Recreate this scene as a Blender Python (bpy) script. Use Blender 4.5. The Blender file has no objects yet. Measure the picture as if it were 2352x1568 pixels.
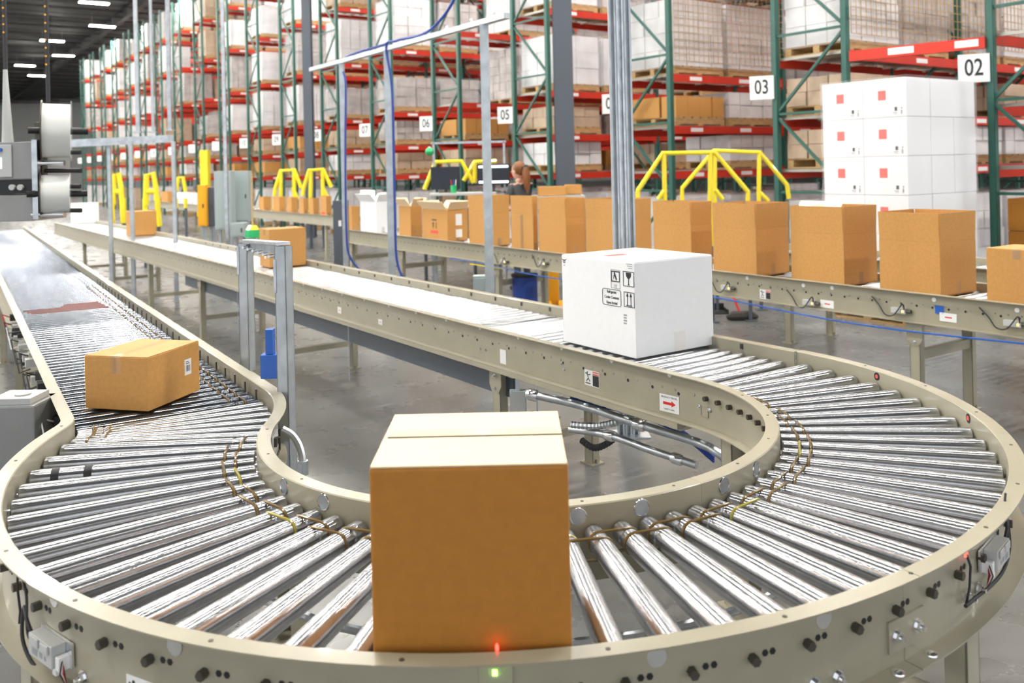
import bpy, bmesh, math, random
from math import sin, cos, pi, radians as R, atan2, hypot, sqrt
from mathutils import Vector as V, Matrix as MX
random.seed(7)
SC = bpy.context.scene
COL = SC.collection

# ------------------------------------------------------------------ camera, world, exposure
F, PPX, PPY, ROLL, EYE = 2040.0, 1167.0, 384.0, R(1.3), 1.72
cd = bpy.data.cameras.new('camera'); cam = bpy.data.objects.new('camera', cd); COL.objects.link(cam)
cd.sensor_fit = 'HORIZONTAL'; cd.sensor_width = 36; cd.lens = F/2352*36
cd.shift_x = (1176-PPX)/2352; cd.shift_y = (PPY-784)/2352
cd.clip_start = .05; cd.clip_end = 300
CR = V((cos(ROLL), 0, -sin(ROLL))); CU = V((sin(ROLL), 0, cos(ROLL)))
cam.matrix_world = MX(((CR.x, CU.x, 0, 0), (0, 0, -1, 0), (CR.z, CU.z, 0, EYE), (0, 0, 0, 1)))
cd.dof.use_dof = True; cd.dof.focus_distance = 3.0; cd.dof.aperture_fstop = 3.6
SC.camera = cam
SC.view_settings.view_transform = 'Standard'; SC.view_settings.look = 'None'
SC.view_settings.gamma = 1; SC.view_settings.use_curve_mapping = False
SC.view_settings.exposure = 0.85
LAMP_POWER = 190.0
W = bpy.data.worlds.new('world'); SC.world = W; W.use_nodes = True
bg = W.node_tree.nodes['Background']; bg.inputs[0].default_value = (.93, .96, 1, 1); bg.inputs[1].default_value = 0.85

# pixel -> place helpers (used to survey the positions of real things)
def ray(px, py):
    x, y = (px-PPX)/F, -(py-PPY)/F
    return CR*x + CU*y + V((0, 1, 0))
def atz(px, py, z):
    d = ray(px, py); t = (z-EYE)/d.z
    return V((d.x*t, d.y*t, z))
def aty(px, py, Y):
    d = ray(px, py); t = Y/d.y
    return V((d.x*t, Y, EYE+d.z*t))
def onplane(px, py, p, n):
    d = ray(px, py); o = V((0, 0, EYE)); t = (p-o).dot(n)/d.dot(n)
    return o+d*t
def project(p):
    q = p-V((0, 0, EYE)); return PPX+F*q.dot(CR)/q.y, PPY-F*q.dot(CU)/q.y

# ------------------------------------------------------------------ materials
MAT = {}
def mat(name, col, rough=.5, metal=0, noise=0, scale=20, bump=0, emit=0, coat=0, stretch=None, spec=None, col2=None, detail=4):
    m = bpy.data.materials.new(name); m.use_nodes = True; nt = m.node_tree; b = nt.nodes['Principled BSDF']
    b.inputs['Base Color'].default_value = (*col, 1); b.inputs['Roughness'].default_value = rough; b.inputs['Metallic'].default_value = metal
    if coat: b.inputs['Coat Weight'].default_value = coat
    if spec is not None: b.inputs['Specular IOR Level'].default_value = spec
    if emit: b.inputs['Emission Color'].default_value = (*col, 1); b.inputs['Emission Strength'].default_value = emit
    if noise or bump:
        tc = nt.nodes.new('ShaderNodeTexCoord'); mp = nt.nodes.new('ShaderNodeMapping'); n = nt.nodes.new('ShaderNodeTexNoise')
        nt.links.new(tc.outputs['Object'], mp.inputs[0]); nt.links.new(mp.outputs[0], n.inputs['Vector'])
        if stretch: mp.inputs['Scale'].default_value = stretch
        n.inputs['Scale'].default_value = scale; n.inputs['Detail'].default_value = detail
        if noise:
            r = nt.nodes.new('ShaderNodeValToRGB'); c2 = col2 or tuple(c*(1-noise) for c in col)
            r.color_ramp.elements[0].position = .35; r.color_ramp.elements[1].position = .65
            r.color_ramp.elements[0].color = (*c2, 1); r.color_ramp.elements[1].color = (*col, 1)
            nt.links.new(n.outputs['Fac'], r.inputs[0]); nt.links.new(r.outputs[0], b.inputs['Base Color'])
        if bump:
            bp = nt.nodes.new('ShaderNodeBump'); bp.inputs['Strength'].default_value = bump; bp.inputs['Distance'].default_value = .002
            nt.links.new(n.outputs['Fac'], bp.inputs['Height']); nt.links.new(bp.outputs[0], b.inputs['Normal'])
    MAT[name] = m; return m
mat('tan', (.385, .355, .262), .3, 0, .07, 9, coat=.25)
mat('roller', (.50, .51, .53), .25, .93, .10, 30, stretch=(2.5, .35, .35))
mat('roller_dim_reflect', (.24, .255, .285), .15, .95, .25, 30, stretch=(2.5, .35, .35))  # left lane rollers: dim reflections painted in as a darker metal
for nm_ in ('roller', 'roller_dim_reflect'):                # tubes brushed round their girth: highlights run along the tube
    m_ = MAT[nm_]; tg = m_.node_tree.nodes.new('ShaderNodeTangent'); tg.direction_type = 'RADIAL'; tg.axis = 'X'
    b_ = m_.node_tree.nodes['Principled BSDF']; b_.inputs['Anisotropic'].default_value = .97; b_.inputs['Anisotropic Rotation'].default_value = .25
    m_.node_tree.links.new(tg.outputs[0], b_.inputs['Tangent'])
MAT['roller_dim_reflect'].node_tree.nodes['Principled BSDF'].inputs['Specular Tint'].default_value = (.35, .37, .40, 1)   # dim reflection painted in: metal tinted darker at grazing angles
mat('roller_dim_reflect_far', (.24, .255, .285), .26, 1, .1, 6); MAT['roller_dim_reflect_far'].node_tree.nodes['Principled BSDF'].inputs['Specular Tint'].default_value = (.35, .37, .40, 1)  # same painted dimming for the far rollers of the left lane
mat('roller_far', (.62, .64, .67), .34, 1, .06, 6)
mat('steel', (.62, .66, .70), .38, 1, .25, 14)
mat('strut', (.55, .60, .64), .45, .6, .2, 12)
mat('chrome', (.85, .86, .88), .16, 1)
mat('bolt', (.10, .09, .075), .45, .6)
mat('black', (.012, .012, .014), .45)
mat('rubber', (.03, .03, .035), .6)
mat('belt', (.16, .10, .03), .22, 0, coat=.6)
mat('belt_green', (.34, .30, .05), .22, 0, coat=.6)
mat('kraft', (.60, .30, .08), .62, 0, .10, 55, .06)
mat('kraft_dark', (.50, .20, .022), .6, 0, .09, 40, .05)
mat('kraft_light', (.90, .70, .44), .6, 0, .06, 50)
mat('edge', (.36, .18, .055), .8)
mat('white_card', (.90, .905, .92), .5, 0, .02, 30)
mat('paper', (.85, .85, .85), .6)
mat('ink', (.02, .022, .025), .5)
mat('grey_ink', (.30, .31, .33), .5)
mat('red', (.70, .03, .02), .5)
mat('red_mark', (.80, .10, .07), .6)
mat('red_reflection', (.13, .022, .018), .5)  # colour of the reflection painted on a few left lane rollers
mat('rack_red', (.62, .035, .015), .4, 0, .12, 3)
mat('rack_green', (.028, .12, .095), .42, 0, .15, 5)
mat('wire', (.42, .40, .36), .45, .7)
mat('yellow', (.88, .72, .02), .35, coat=.3)
mat('amber', (.90, .42, .01), .4)
mat('column', (.085, .10, .125), .45)
mat('machine', (.30, .305, .30), .42, .25, .08, 8)
mat('machine_light', (.52, .53, .52), .45)
mat('cabinet', (.36, .42, .42), .45)
mat('blue', (.02, .12, .50), .4)
mat('blue_cable', (.02, .06, .32), .45)
mat('wood', (.55, .36, .16), .7, 0, .3, 6, stretch=(1, 8, 8))
mat('film_white', (.83, .83, .85), .28, 0, .18, 4)
mat('film_grey', (.55, .54, .55), .25, 0, .3, 5)
mat('film_shell', (.80, .81, .84), .22, 0, .35, 2.5)
mat('carton_b', (.50, .36, .24), .55, 0, .25, 5)
mat('lamp', (1, .97, .90), .5, emit=LAMP_POWER)
mat('led_red', (1, .03, .02), .4, emit=6)
mat('led_green', (.5, 1, .1), .4, emit=4)
mat('led_amber', (1, .55, .05), .4, emit=4)
mat('green', (.02, .42, .14), .4)
mat('screen', (.012, .016, .03), .25)
mat('screen_lit', (.75, .85, 1), .4, emit=1.6)
mat('skin', (.62, .36, .26), .5)
mat('hair', (.26, .085, .018), .5, 0, .4, 60, stretch=(1, 1, .1))
mat('shirt', (.06, .065, .075), .8)
mat('deck', (.045, .045, .044), .6, 0, .2, 3)
mat('wall', (.62, .63, .62), .7, 0, .06, .4)
mat('bristle', (.05, .045, .04), .9)
mat('tape', (.74, .60, .42), .12, coat=.7)
mat('label_roll', (.72, .73, .70), .35)
# concrete floor: polished, blotchy, with joints
fm = mat('concrete', (.215, .215, .215), .2, 0, .5, .6, col2=(.09, .088, .08), detail=8)
fm.node_tree.nodes['Color Ramp'].color_ramp.elements[0].position = .25; fm.node_tree.nodes['Color Ramp'].color_ramp.elements[1].position = .8
nt = fm.node_tree; b = nt.nodes['Principled BSDF']
n2 = nt.nodes.new('ShaderNodeTexNoise'); n2.inputs['Scale'].default_value = 3.1; n2.inputs['Detail'].default_value = 5
mr = nt.nodes.new('ShaderNodeMapRange'); mr.inputs['To Min'].default_value = .16; mr.inputs['To Max'].default_value = .42
nt.links.new(nt.nodes['Texture Coordinate'].outputs['Object'], n2.inputs['Vector']); nt.links.new(n2.outputs['Fac'], mr.inputs[0]); nt.links.new(mr.outputs[0], b.inputs['Roughness'])
# clear film
cf = bpy.data.materials.new('clear_film'); cf.use_nodes = True; b = cf.node_tree.nodes['Principled BSDF']
b.inputs['Base Color'].default_value = (.95, .95, 1, 1); b.inputs['Roughness'].default_value = .12; b.inputs['Alpha'].default_value = .13; MAT['film'] = cf
ct = bpy.data.materials.new('clear_tape'); ct.use_nodes = True; b = ct.node_tree.nodes['Principled BSDF']
b.inputs['Base Color'].default_value = (.95, .85, .7, 1); b.inputs['Roughness'].default_value = .1; b.inputs['Alpha'].default_value = .10; MAT['clear_tape'] = ct

# ------------------------------------------------------------------ mesh helpers
TM = {}
def thing(name, label, cat, loc=(0, 0, 0), rz=0, group=None):
    o = bpy.data.objects.new(name, None); COL.objects.link(o); o.empty_display_size = .1
    o.location = loc; o.rotation_euler = (0, 0, rz); o['label'] = label; o['category'] = cat
    if group: o['group'] = group
    TM[o.name] = MX.Translation(V(loc)) @ MX.Rotation(rz, 4, 'Z')
    return o
def tag(o, label=None, cat=None, group=None, kind=None):
    if label: o['label'] = label
    if cat: o['category'] = cat
    if group: o['group'] = group
    if kind: o['kind'] = kind
    return o
def spline(P, k=8):
    P = [V(p) for p in P]; out = []
    for i in range(len(P)-1):
        a, b_, c_, d_ = P[max(i-1, 0)], P[i], P[i+1], P[min(i+2, len(P)-1)]
        for j in range(k): t = j/k; out.append(.5*((2*b_)+(c_-a)*t+(2*a-5*b_+4*c_-d_)*t*t+(-a+3*b_-3*c_+d_)*t**3))
    return out+[P[-1]]
class MB:
    def __init__(s): s.v = []; s.f = []
    def add(s, vs, fs):
        k = len(s.v); s.v += [V(p) for p in vs]; s.f += [tuple(i+k for i in f) for f in fs]; return s
    def box(s, c, d, m=None):
        x, y, z = d[0]/2, d[1]/2, d[2]/2
        vs = [V((i*x, j*y, k*z))+V(c) for i in (-1, 1) for j in (-1, 1) for k in (-1, 1)]
        if m: vs = [m @ p for p in vs]
        return s.add(vs, [(0, 1, 3, 2), (4, 6, 7, 5), (0, 4, 5, 1), (2, 3, 7, 6), (0, 2, 6, 4), (1, 5, 7, 3)])
    def b2(s, a, b, m=None):
        a, b = V(a), V(b); return s.box((a+b)/2, b-a, m)
    def tube(s, pts, r, n=8, cap=True, closed=False):
        pts = [V(p) for p in pts]; k = len(s.v); N = len(pts); prev = None
        for i, p in enumerate(pts):
            if closed: t = pts[(i+1) % N]-pts[i-1]
            else: t = pts[min(i+1, N-1)]-pts[max(i-1, 0)]
            t.normalize()
            if prev is None: u = t.orthogonal().normalized()
            else: u = (prev-t*prev.dot(t)).normalized()
            prev = u; w = t.cross(u); rr = r[i] if isinstance(r, (list, tuple)) else r
            for j in range(n):
                a = 2*pi*j/n; s.v.append(p+(u*cos(a)+w*sin(a))*rr)
        for i in range(N if closed else N-1):
            for j in range(n):
                a, b = k+i*n, k+((i+1) % N)*n
                s.f.append((a+j, a+(j+1) % n, b+(j+1) % n, b+j))
        if cap and not closed:
            s.f.append(tuple(k+j for j in range(n))[::-1]); s.f.append(tuple(k+(N-1)*n+j for j in range(n)))
        return s
    def cyl(s, a, b, r, n=12, r2=None): return s.tube([a, b], [r, r if r2 is None else r2], n)
    def bar(s, a, b, w, h=None, up=(0, 0, 1)):     # rectangular bar
        a, b = V(a), V(b); h = h or w; t = (b-a).normalized(); up = V(up)
        if abs(t.dot(up)) > .99: up = V((0, 1, 0))
        x = t.cross(up).normalized(); y = x.cross(t)
        vs = [p+x*i*w/2+y*j*h/2 for p in (a, b) for i, j in ((-1, -1), (1, -1), (1, 1), (-1, 1))]
        return s.add(vs, [(3, 2, 1, 0), (4, 5, 6, 7), (0, 1, 5, 4), (1, 2, 6, 5), (2, 3, 7, 6), (3, 0, 4, 7)])
    def prism(s, poly, z0, z1, m=None):
        n = len(poly); vs = [V((x, y, z)) for z in (z0, z1) for x, y in poly]
        if m: vs = [m @ p for p in vs]
        return s.add(vs, [tuple(range(n))[::-1], tuple(range(n, 2*n))]+[(i, (i+1) % n, n+(i+1) % n, n+i) for i in range(n)])
    def sweep(s, pts, outs, prof):                  # pts xy, outs outward xy, prof (o,z)
        k = len(s.v); n = len(prof)
        for p, o in zip(pts, outs):
            for a, z in prof: s.v.append(V((p[0]+o[0]*a, p[1]+o[1]*a, z)))
        for i in range(len(pts)-1):
            for j in range(n):
                s.f.append((k+i*n+j, k+i*n+(j+1) % n, k+(i+1)*n+(j+1) % n, k+(i+1)*n+j))
        s.f.append(tuple(k+j for j in range(n))); e = k+(len(pts)-1)*n; s.f.append(tuple(e+j for j in range(n))[::-1])
        return s
    def build(s, name, m, parent=None, world=True, smooth=False, bevel=0, pm=None):
        me = bpy.data.meshes.new(name)
        vs = s.v
        if pm is not None: inv = pm.inverted(); vs = [inv @ p for p in vs]
        elif parent is not None and world and parent.name in TM:
            inv = TM[parent.name].inverted(); vs = [inv @ p for p in vs]
        me.from_pydata([tuple(p) for p in vs], [], s.f); me.materials.append(MAT[m])
        bm = bmesh.new(); bm.from_mesh(me); bmesh.ops.recalc_face_normals(bm, faces=bm.faces[:])
        if bevel:
            es = [e for e in bm.edges if len(e.link_faces) == 2 and e.calc_face_angle(0) > .5]
            bmesh.ops.bevel(bm, geom=es, offset=bevel, segments=2, profile=.6, affect='EDGES', clamp_overlap=True)
        bm.to_mesh(me); bm.free()
        if smooth:
            for p in me.polygons: p.use_smooth = True
            me.set_sharp_from_angle(angle=R(40))
        o = bpy.data.objects.new(name, me); COL.objects.link(o)
        if parent is not None:
            o.parent = parent; TM[o.name] = TM.get(parent.name, MX())
        return o
def copy_tree(o, parent=None):
    c = o.copy(); COL.objects.link(c)
    if parent is not None: c.parent = parent
    for ch in list(o.children): copy_tree(ch, c)
    return c
def text(name, s, size, m, mt, parent, thick=.0006, align='CENTER', sx=1):
    cu = bpy.data.curves.new(name, 'FONT'); cu.body = s; cu.size = size; cu.align_x = align; cu.align_y = 'CENTER'; cu.extrude = thick; cu.resolution_u = 3; cu.offset = size*.012
    t = bpy.data.objects.new(name, cu); COL.objects.link(t)
    bpy.context.view_layer.update()
    me = bpy.data.meshes.new_from_object(t.evaluated_get(bpy.context.evaluated_depsgraph_get()))
    bpy.data.objects.remove(t); inv = TM[parent.name].inverted() if parent and parent.name in TM else MX()
    me.transform(inv @ m @ MX.Scale(sx, 4, (1, 0, 0))); me.materials.clear(); me.materials.append(MAT[mt])
    o = bpy.data.objects.new(name, me); COL.objects.link(o)
    if parent: o.parent = parent; TM[o.name] = TM.get(parent.name, MX())
    return o
def frame(p, nrm, up=(0, 0, 1)):                    # local x = right when looking at the face, y = up, z = out
    z = V(nrm).normalized(); x = V(up).cross(z).normalized(); y = z.cross(x)
    return MX(((x.x, y.x, z.x, p[0]), (x.y, y.y, z.y, p[1]), (x.z, y.z, z.z, p[2]), (0, 0, 0, 1)))
def plate(m, x0, y0, x1, y1, z0=0, z1=.001): return MB().b2((x0, y0, z0), (x1, y1, z1), m)
def ring2(m, x0, y0, x1, y1, w, z=.0012):          # rectangular outline
    b = MB()
    for a in ((x0, y0, x1, y0+w), (x0, y1-w, x1, y1), (x0, y0, x0+w, y1), (x1-w, y0, x1, y1)): b.b2((a[0], a[1], 0), (a[2], a[3], z), m)
    return b

# ------------------------------------------------------------------ the hall
def struct(name, mb, m, **k): return tag(mb.build(name, m, **k), kind='structure')
struct('floor', MB().b2((-75, -12, -.1), (60, 100, 0)), 'concrete')
HA = R(124.5)                                        # heading of the conveyor lanes
A2 = V((cos(HA), sin(HA), 0)); B2 = V((cos(HA-pi/2), sin(HA-pi/2), 0))
c = MB().b2((-75, -12, 10.6), (60, 100, 10.75))
for i in range(46):                                  # joists running along the bar joist direction
    p = V((-40, 0, 0))+A2*(-40+i*3.2)
    c.bar(p-B2*60+V((0, 0, 10.35)), p+B2*80+V((0, 0, 10.35)), .10, .10); c.bar(p-B2*60+V((0, 0, 10.05)), p+B2*80+V((0, 0, 10.05)), .08, .06)
for i in range(7):
    p = V((-40, 30, 10.2))+B2*(-30+i*14); c.bar(p-A2*70, p+A2*90, .25, .5)
struct('ceiling', c, 'deck')
struct('wall_back', MB().b2((-75, 99.7, 0), (60, 100, 10.6)), 'wall')
struct('wall_left', MB().b2((-75.3, 45, 0), (-75, 100, 10.6)), 'wall')
struct('wall_right', MB().b2((46, 20, 0), (46.3, 100, 10.6)), 'wall')

# lamps: linear high bays hung in rows
def lampproto():
    r = thing('ceiling_light', 'x', 'light')
    MB().b2((-.62, -.18, 0), (.62, .18, .07)).build('housing', 'machine_light', r)
    MB().b2((-.60, -.16, -.02), (.60, .16, -.001)).build('diffuser', 'lamp', r)
    MB().cyl((-.5, 0, .07), (-.5, 0, .65), .006, 5).cyl((.5, 0, .07), (.5, 0, .65), .006, 5).build('hanger', 'steel', r)
    return r
LP = lampproto(); first = True; LAMPS = []
for i in range(-2, 12):
    for j in range(-5, 5):
        p = V((-1, 4, 9.55))+A2*(i*6.6)+B2*(j*6.0+(i % 2)*1.5)
        if not (-70 < p.x < 44 and 0 < p.y < 95): continue
        LAMPS.append(p)
for k, p in enumerate(LAMPS):
    o = LP if first else copy_tree(LP); first = False
    o.location = p; o.rotation_euler = (0, 0, HA-pi/2)
    px, py = project(p) if p.y > 1 else (0, -999)
    inv = 0 < px < 2352 and py > 0
    o['label'] = ('white linear high bay light hanging under the dark roof deck in the upper left' if inv else 'linear high bay light hung from the roof outside the picture')
    o['group'] = 'linear lights in the upper left of the picture' if inv else 'linear lights over the hall'

# ------------------------------------------------------------------ conveyors
ZR, ZB = .86, .665                                   # top and bottom of the side channels
PROF = [(0, ZR-.003), (.003, ZR), (.045, ZR), (.045, ZR-.004), (.004, ZR-.004), (.004, ZB+.004), (.045, ZB+.004), (.045, ZB), (.001, ZB), (0, ZB+.002)]
AX = .785                                            # roller axle height
def roller_mesh(L, r0, r1, grooves=True, n=20):      # along +x from 0 to L, r0 at x=0
    b = MB(); xs = [(0, r0*.82), (.003, r0*.98), (.010, r0)]
    rr = lambda x: r0+(r1-r0)*x/L
    if grooves:
        for g in (.055, .090): xs += [(g-.006, rr(g)), (g-.003, rr(g)-.0035), (g+.003, rr(g)-.0035), (g+.006, rr(g))]
    xs += [(L-.010, r1), (L-.003, r1*.98), (L, r1*.82)]
    b.tube([(x, 0, 0) for x, _ in xs], [r for _, r in xs], n)
    b.cyl((-.012, 0, 0), (L+.012, 0, 0), .006, 6)
    return b
C = V((.02, 3.13, 0)); HM = R(125); NM = V((cos(R(35)), sin(R(35)), 0)); DM = V((cos(HM), sin(HM), 0))
def tab(x, T):
    if x >= T[0][0]: return T[0][1]
    sl = lambda i: (T[min(i+1, len(T)-1)][1]-T[max(i-1, 0)][1])/(T[min(i+1, len(T)-1)][0]-T[max(i-1, 0)][0])
    for i in range(len(T)-1):
        (a, va), (b_, vb) = T[i], T[i+1]
        if b_ <= x <= a:
            h = b_-a; f = (x-a)/h
            return va*(2*f**3-3*f*f+1)+sl(i)*h*(f**3-2*f*f+f)+vb*(3*f*f-2*f**3)+sl(i+1)*h*(f**3-f*f)
    return T[-1][1]
RIN = [(35, .80), (-14, .832), (-45, .836), (-72, .841), (-95, .855), (-118, .870), (-138, .868), (-158, .851), (-178, .835)]
ROUT = [(35, 1.585), (8, 1.572), (-20, 1.556), (-50, 1.531), (-75, 1.556), (-99, 1.608), (-124, 1.632), (-150, 1.628), (-178, 1.607)]
def cp(th, r): return V((C.x+r*cos(R(th)), C.y+r*sin(R(th)), 0))
rin = lambda th: tab(th, RIN)
rout = lambda th: tab(th, ROUT)

TH = [35-213*i/120 for i in range(121)]
PITCH = 213/44.0
cv = thing('curved_roller_conveyor', 'beige roller conveyor bend sweeping in a wide U round the foreground', 'conveyor', (C.x, C.y, 0))
# outer channel of the bend, cut in two where the photo shows the splice
def curve_rail(name, ths, inner):
    pts = []; outs = []
    for th in ths:
        o = V((cos(R(th)), sin(R(th)), 0))
        if inner: pts.append(cp(th, rin(th)+.045)); outs.append(-o)
        else: pts.append(cp(th, rout(th)-.045)); outs.append(o)
    return MB().sweep(pts, outs, PROF).build(name, 'tan', cv, smooth=True)
TS = -58.2
curve_rail('outer_side_rail', [t for t in TH if t > TS+.3]+[TS+.05], False)
curve_rail('outer_side_rail', [TS-.05]+[t for t in TH if t < TS-.3], False)
TI = -57
curve_rail('inner_side_rail', [t for t in TH if t > TI+.3]+[TI+.05], True)
curve_rail('inner_side_rail', [TI-.05]+[t for t in TH if t < TI-.3], True)
RL = .64
rm = roller_mesh(RL, .0262, .0310, n=28).build('roller', 'roller', cv, world=False, smooth=True)
def belt_mesh(xg, r, dth, r_in):                     # band round this roller and the next one
    b = MB(); pts = []
    c2 = V((0, 0, 0)); rad = r_in+xg
    # next roller's axis in this roller's frame (clockwise neighbour)
    nx = V((rad*cos(-dth)-rad, rad*sin(-dth), 0)); nx.x += xg
    p0 = V((xg, 0, 0)); d = (nx-p0); L = d.length; t = d/L
    for k in range(9): a = pi/2+pi*k/8; pts.append(p0+t*cos(a)*r+V((0, 0, sin(a)*r)))
    for k in range(9): a = -pi/2+pi*k/8; pts.append(nx+t*cos(a)*r+V((0, 0, sin(a)*r)))
    b.tube(pts, .0042, 6, closed=True); return b
b1 = belt_mesh(.055, .0262, R(PITCH), .89); b2m = belt_mesh(.090, .0265, R(PITCH), .89)
belts = [b1.build('drive_belt', 'belt', rm, world=False, smooth=True), b2m.build('drive_belt', 'belt', rm, world=False, smooth=True)]
def local(root, o, p, rz):
    q = TM[root.name].inverted() @ V(p); o.location = q; o.rotation_euler = (0, 0, rz)
green = {10, 17, 24, 33, 38}
meshes = [b.data for b in belts]; mg = [m.copy() for m in meshes]
for m in mg: m.materials.clear(); m.materials.append(MAT['belt_green'])
for b in belts: bpy.data.objects.remove(b)
for i in range(44):
    th = 35-PITCH*(i+.5); o = rm if i == 0 else rm.copy()
    if i: COL.objects.link(o)
    r0 = rin(th)+.052; k = (rout(th)-.052-r0)/RL
    local(cv, o, cp(th, r0)+V((0, 0, AX)), R(th)); o.scale = (k, 1, 1)
    if i < 43:
        g = i % 2; bo = bpy.data.objects.new('drive_belt', (mg if i in green else meshes)[g]); COL.objects.link(bo); bo.parent = o
    if i == 41:
        for x in (.47, .56):
            t = MB().cyl((x, 0, 0), (x+.022, 0, 0), .0312, 28).build('black_tape_band', 'black', None, smooth=True); t.parent = o
            t['label'] = 'black tape wrapped round the roller'

# fittings on the channel webs
hexbolt = MB().prism([(.010*cos(pi/3*k), .010*sin(pi/3*k)) for k in range(6)], 0, .018)
def fit_mesh(name, mb, m, p, nrm, root=cv, smooth=False):
    fr = frame(p, nrm); b = MB(); b.v = [fr @ v for v in mb.v]; b.f = mb.f[:]
    return b.build(name, m, root, smooth=smooth)
def web(th, z, inner=False, off=.0):                 # point + outward normal on the flange side of the web
    o = V((cos(R(th)), sin(R(th)), 0))
    if inner: return cp(th, rin(th)+.041-off)+V((0, 0, z)), -o
    return cp(th, rout(th)-.041+off)+V((0, 0, z)), o
def holes_mb(r, n=10): return MB().prism([(r*cos(2*pi*k/n), r*sin(2*pi*k/n)) for k in range(n)], -.0004, .0012)
for i in range(14, 42):
    th = 35-PITCH*(i+.5)
    p, n = web(th, AX); fit_mesh('axle_bolt', hexbolt, 'bolt', p, n)
hl = MB()
for i in range(14, 42):
    for d in (1.1, 1.75):
        p, n = web(35-PITCH*(i+.5)+d, AX+.003); fr = frame(p, n); h = holes_mb(.007, 6); hl.add([fr @ v for v in h.v], h.f)
hl.build('punched_slot_row', 'black', cv)
hl = MB()
for i in range(1, 20):                               # mid-floor side of the inner channel
    th = 35-PITCH*(i+.5)
    p, n = web(th, AX, True); fr = frame(p, n); hl.add([fr @ v for v in hexbolt.v], hexbolt.f)
hl.build('inner_axle_bolt_row', 'bolt', cv)
def cyl_hit(px, py, r):                              # nearest hit of the sight line with the vertical cylinder about the bend centre
    d = ray(px, py); o = V((0, 0, EYE))-C
    a = d.x*d.x+d.y*d.y; b = 2*(o.x*d.x+o.y*d.y); c_ = o.x**2+o.y**2-r*r; q = b*b-4*a*c_
    ts = sorted([(-b-sqrt(max(q, 0)))/(2*a), (-b+sqrt(max(q, 0)))/(2*a)])
    return [V((0, 0, EYE))+d*t for t in ts]
def th_of(p): return math.degrees(atan2(p.y-C.y, p.x-C.x))
disc = holes_mb(.019, 20)
for px, py in ((435, 1493), (1517, 1508), (1888, 1420), (172, 1407)):   # lens discs under the top flange
    p = cyl_hit(px, py, 1.50 if px > 1700 else 1.55)[0]; th = th_of(p); q, n = web(th, .822)
    fit_mesh('sensor_lens', disc, 'chrome', q+n*.001, n, smooth=True)['label'] = 'shiny round sensor lens'
ringm = MB().tube([(.021*cos(2*pi*k/20), .021*sin(2*pi*k/20), 0) for k in range(20)], .0025, 6, closed=True)
for px, py in ((663, 1118), (753, 1158), (1330, 1183), (1480, 1160), (1675, 1101), (1751, 1062)):   # round eyelets seen on the roller side of the inner channel
    h = cyl_hit(px, py, .90)[0]; th = th_of(h)
    o = V((cos(R(th)), sin(R(th)), 0)); q = cp(th, rin(th)+.0455)+V((0, 0, .832))
    e = fit_mesh('sensor_eyelet', ringm, 'chrome', q, o, smooth=True)
    d = holes_mb(.019, 18); fr = frame(q, o); bb = MB().add([fr @ v for v in d.v], d.f); bb.build('lens', 'steel', e)
for th in (18, -5, -30):                             # red eyes on the roller side of the outer channel
    o = V((cos(R(th)), sin(R(th)), 0)); q = cp(th, rout(th)-.0455)+V((0, 0, .838))
    e = fit_mesh('sensor_eye', holes_mb(.016, 16), 'black', q, -o); d = holes_mb(.008, 12); fr = frame(q-o*.0012, -o)
    MB().add([fr @ v for v in d.v], d.f).build('lens', 'red_mark', e)
scr = MB().prism([(.005*cos(2*pi*k/10), .005*sin(2*pi*k/10)) for k in range(10)], 0, .0012)
for th in [-178+13.3*k for k in range(16)]:
    if th < 30: fit_mesh('flange_screw', scr, 'bolt', cp(th, rout(th)-.022)+V((0, 0, ZR)), (0, 0, 1), cv) if False else MB().cyl(cp(th, rout(th)-.02)+V((0, 0, ZR)), cp(th, rout(th)-.02)+V((0, 0, ZR+.001)), .005, 10).build('flange_screw', 'bolt', cv)
for th in [-170+18*k for k in range(11)]:
    MB().cyl(cp(th, rin(th)+.02)+V((0, 0, ZR)), cp(th, rin(th)+.02)+V((0, 0, ZR+.001)), .0045, 10).build('flange_screw', 'bolt', cv)
# splice plate with zinc bolts
def flange_bolt(p, n, root=cv, s=1.0, name='splice_bolt'):
    b = MB(); fr = frame(p, n)
    b.prism([(.015*s*cos(2*pi*k/16), .015*s*sin(2*pi*k/16)) for k in range(16)], 0, .003, fr)
    b.prism([(.010*s*cos(pi/3*k), .010*s*sin(pi/3*k)) for k in range(6)], .003, .012*s, fr)
    b.cyl(fr @ V((0, 0, .012*s)), fr @ V((0, 0, .02*s)), .005*s, 8)
    return b.build(name, 'chrome', root)
def web_patch(th0, th1, z0, z1, t, off=0):
    pts = []; outs = []
    for k in range(9):
        th = th0+(th1-th0)*k/8; p, n = web(th, 0, False, off); pts.append(p); outs.append(n)
    return MB().sweep(pts, outs, [(0, z0), (t, z0), (t, z1), (0, z1)])
web_patch(TS-2.2, TS+2.6, .70, .765, .005).build('splice_plate', 'tan', cv)
for th in (TS-1.3, TS+1.5): p, n = web(th, .732, off=.005); flange_bolt(p, n)
for px, py in ((1918, 1549), (1862, 1564), (2228, 1375), (2248, 1352), (205, 1548)):
    p = cyl_hit(px, py, 1.495 if px > 1000 else 1.58)[0]; q, n = web(th_of(p), p.z); flange_bolt(q, n, name='leg_bolt')
for th in (TS-2, TS+2.5, -75, -95):
    p = cp(th, rout(th)-.02)+V((0, 0, ZB+.004)); MB().tube([p, p+V((0, 0, .003)), p+V((0, 0, .007))], [.014, .013, .006], 14).build('carriage_bolt_head', 'chrome', cv, smooth=True)
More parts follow.
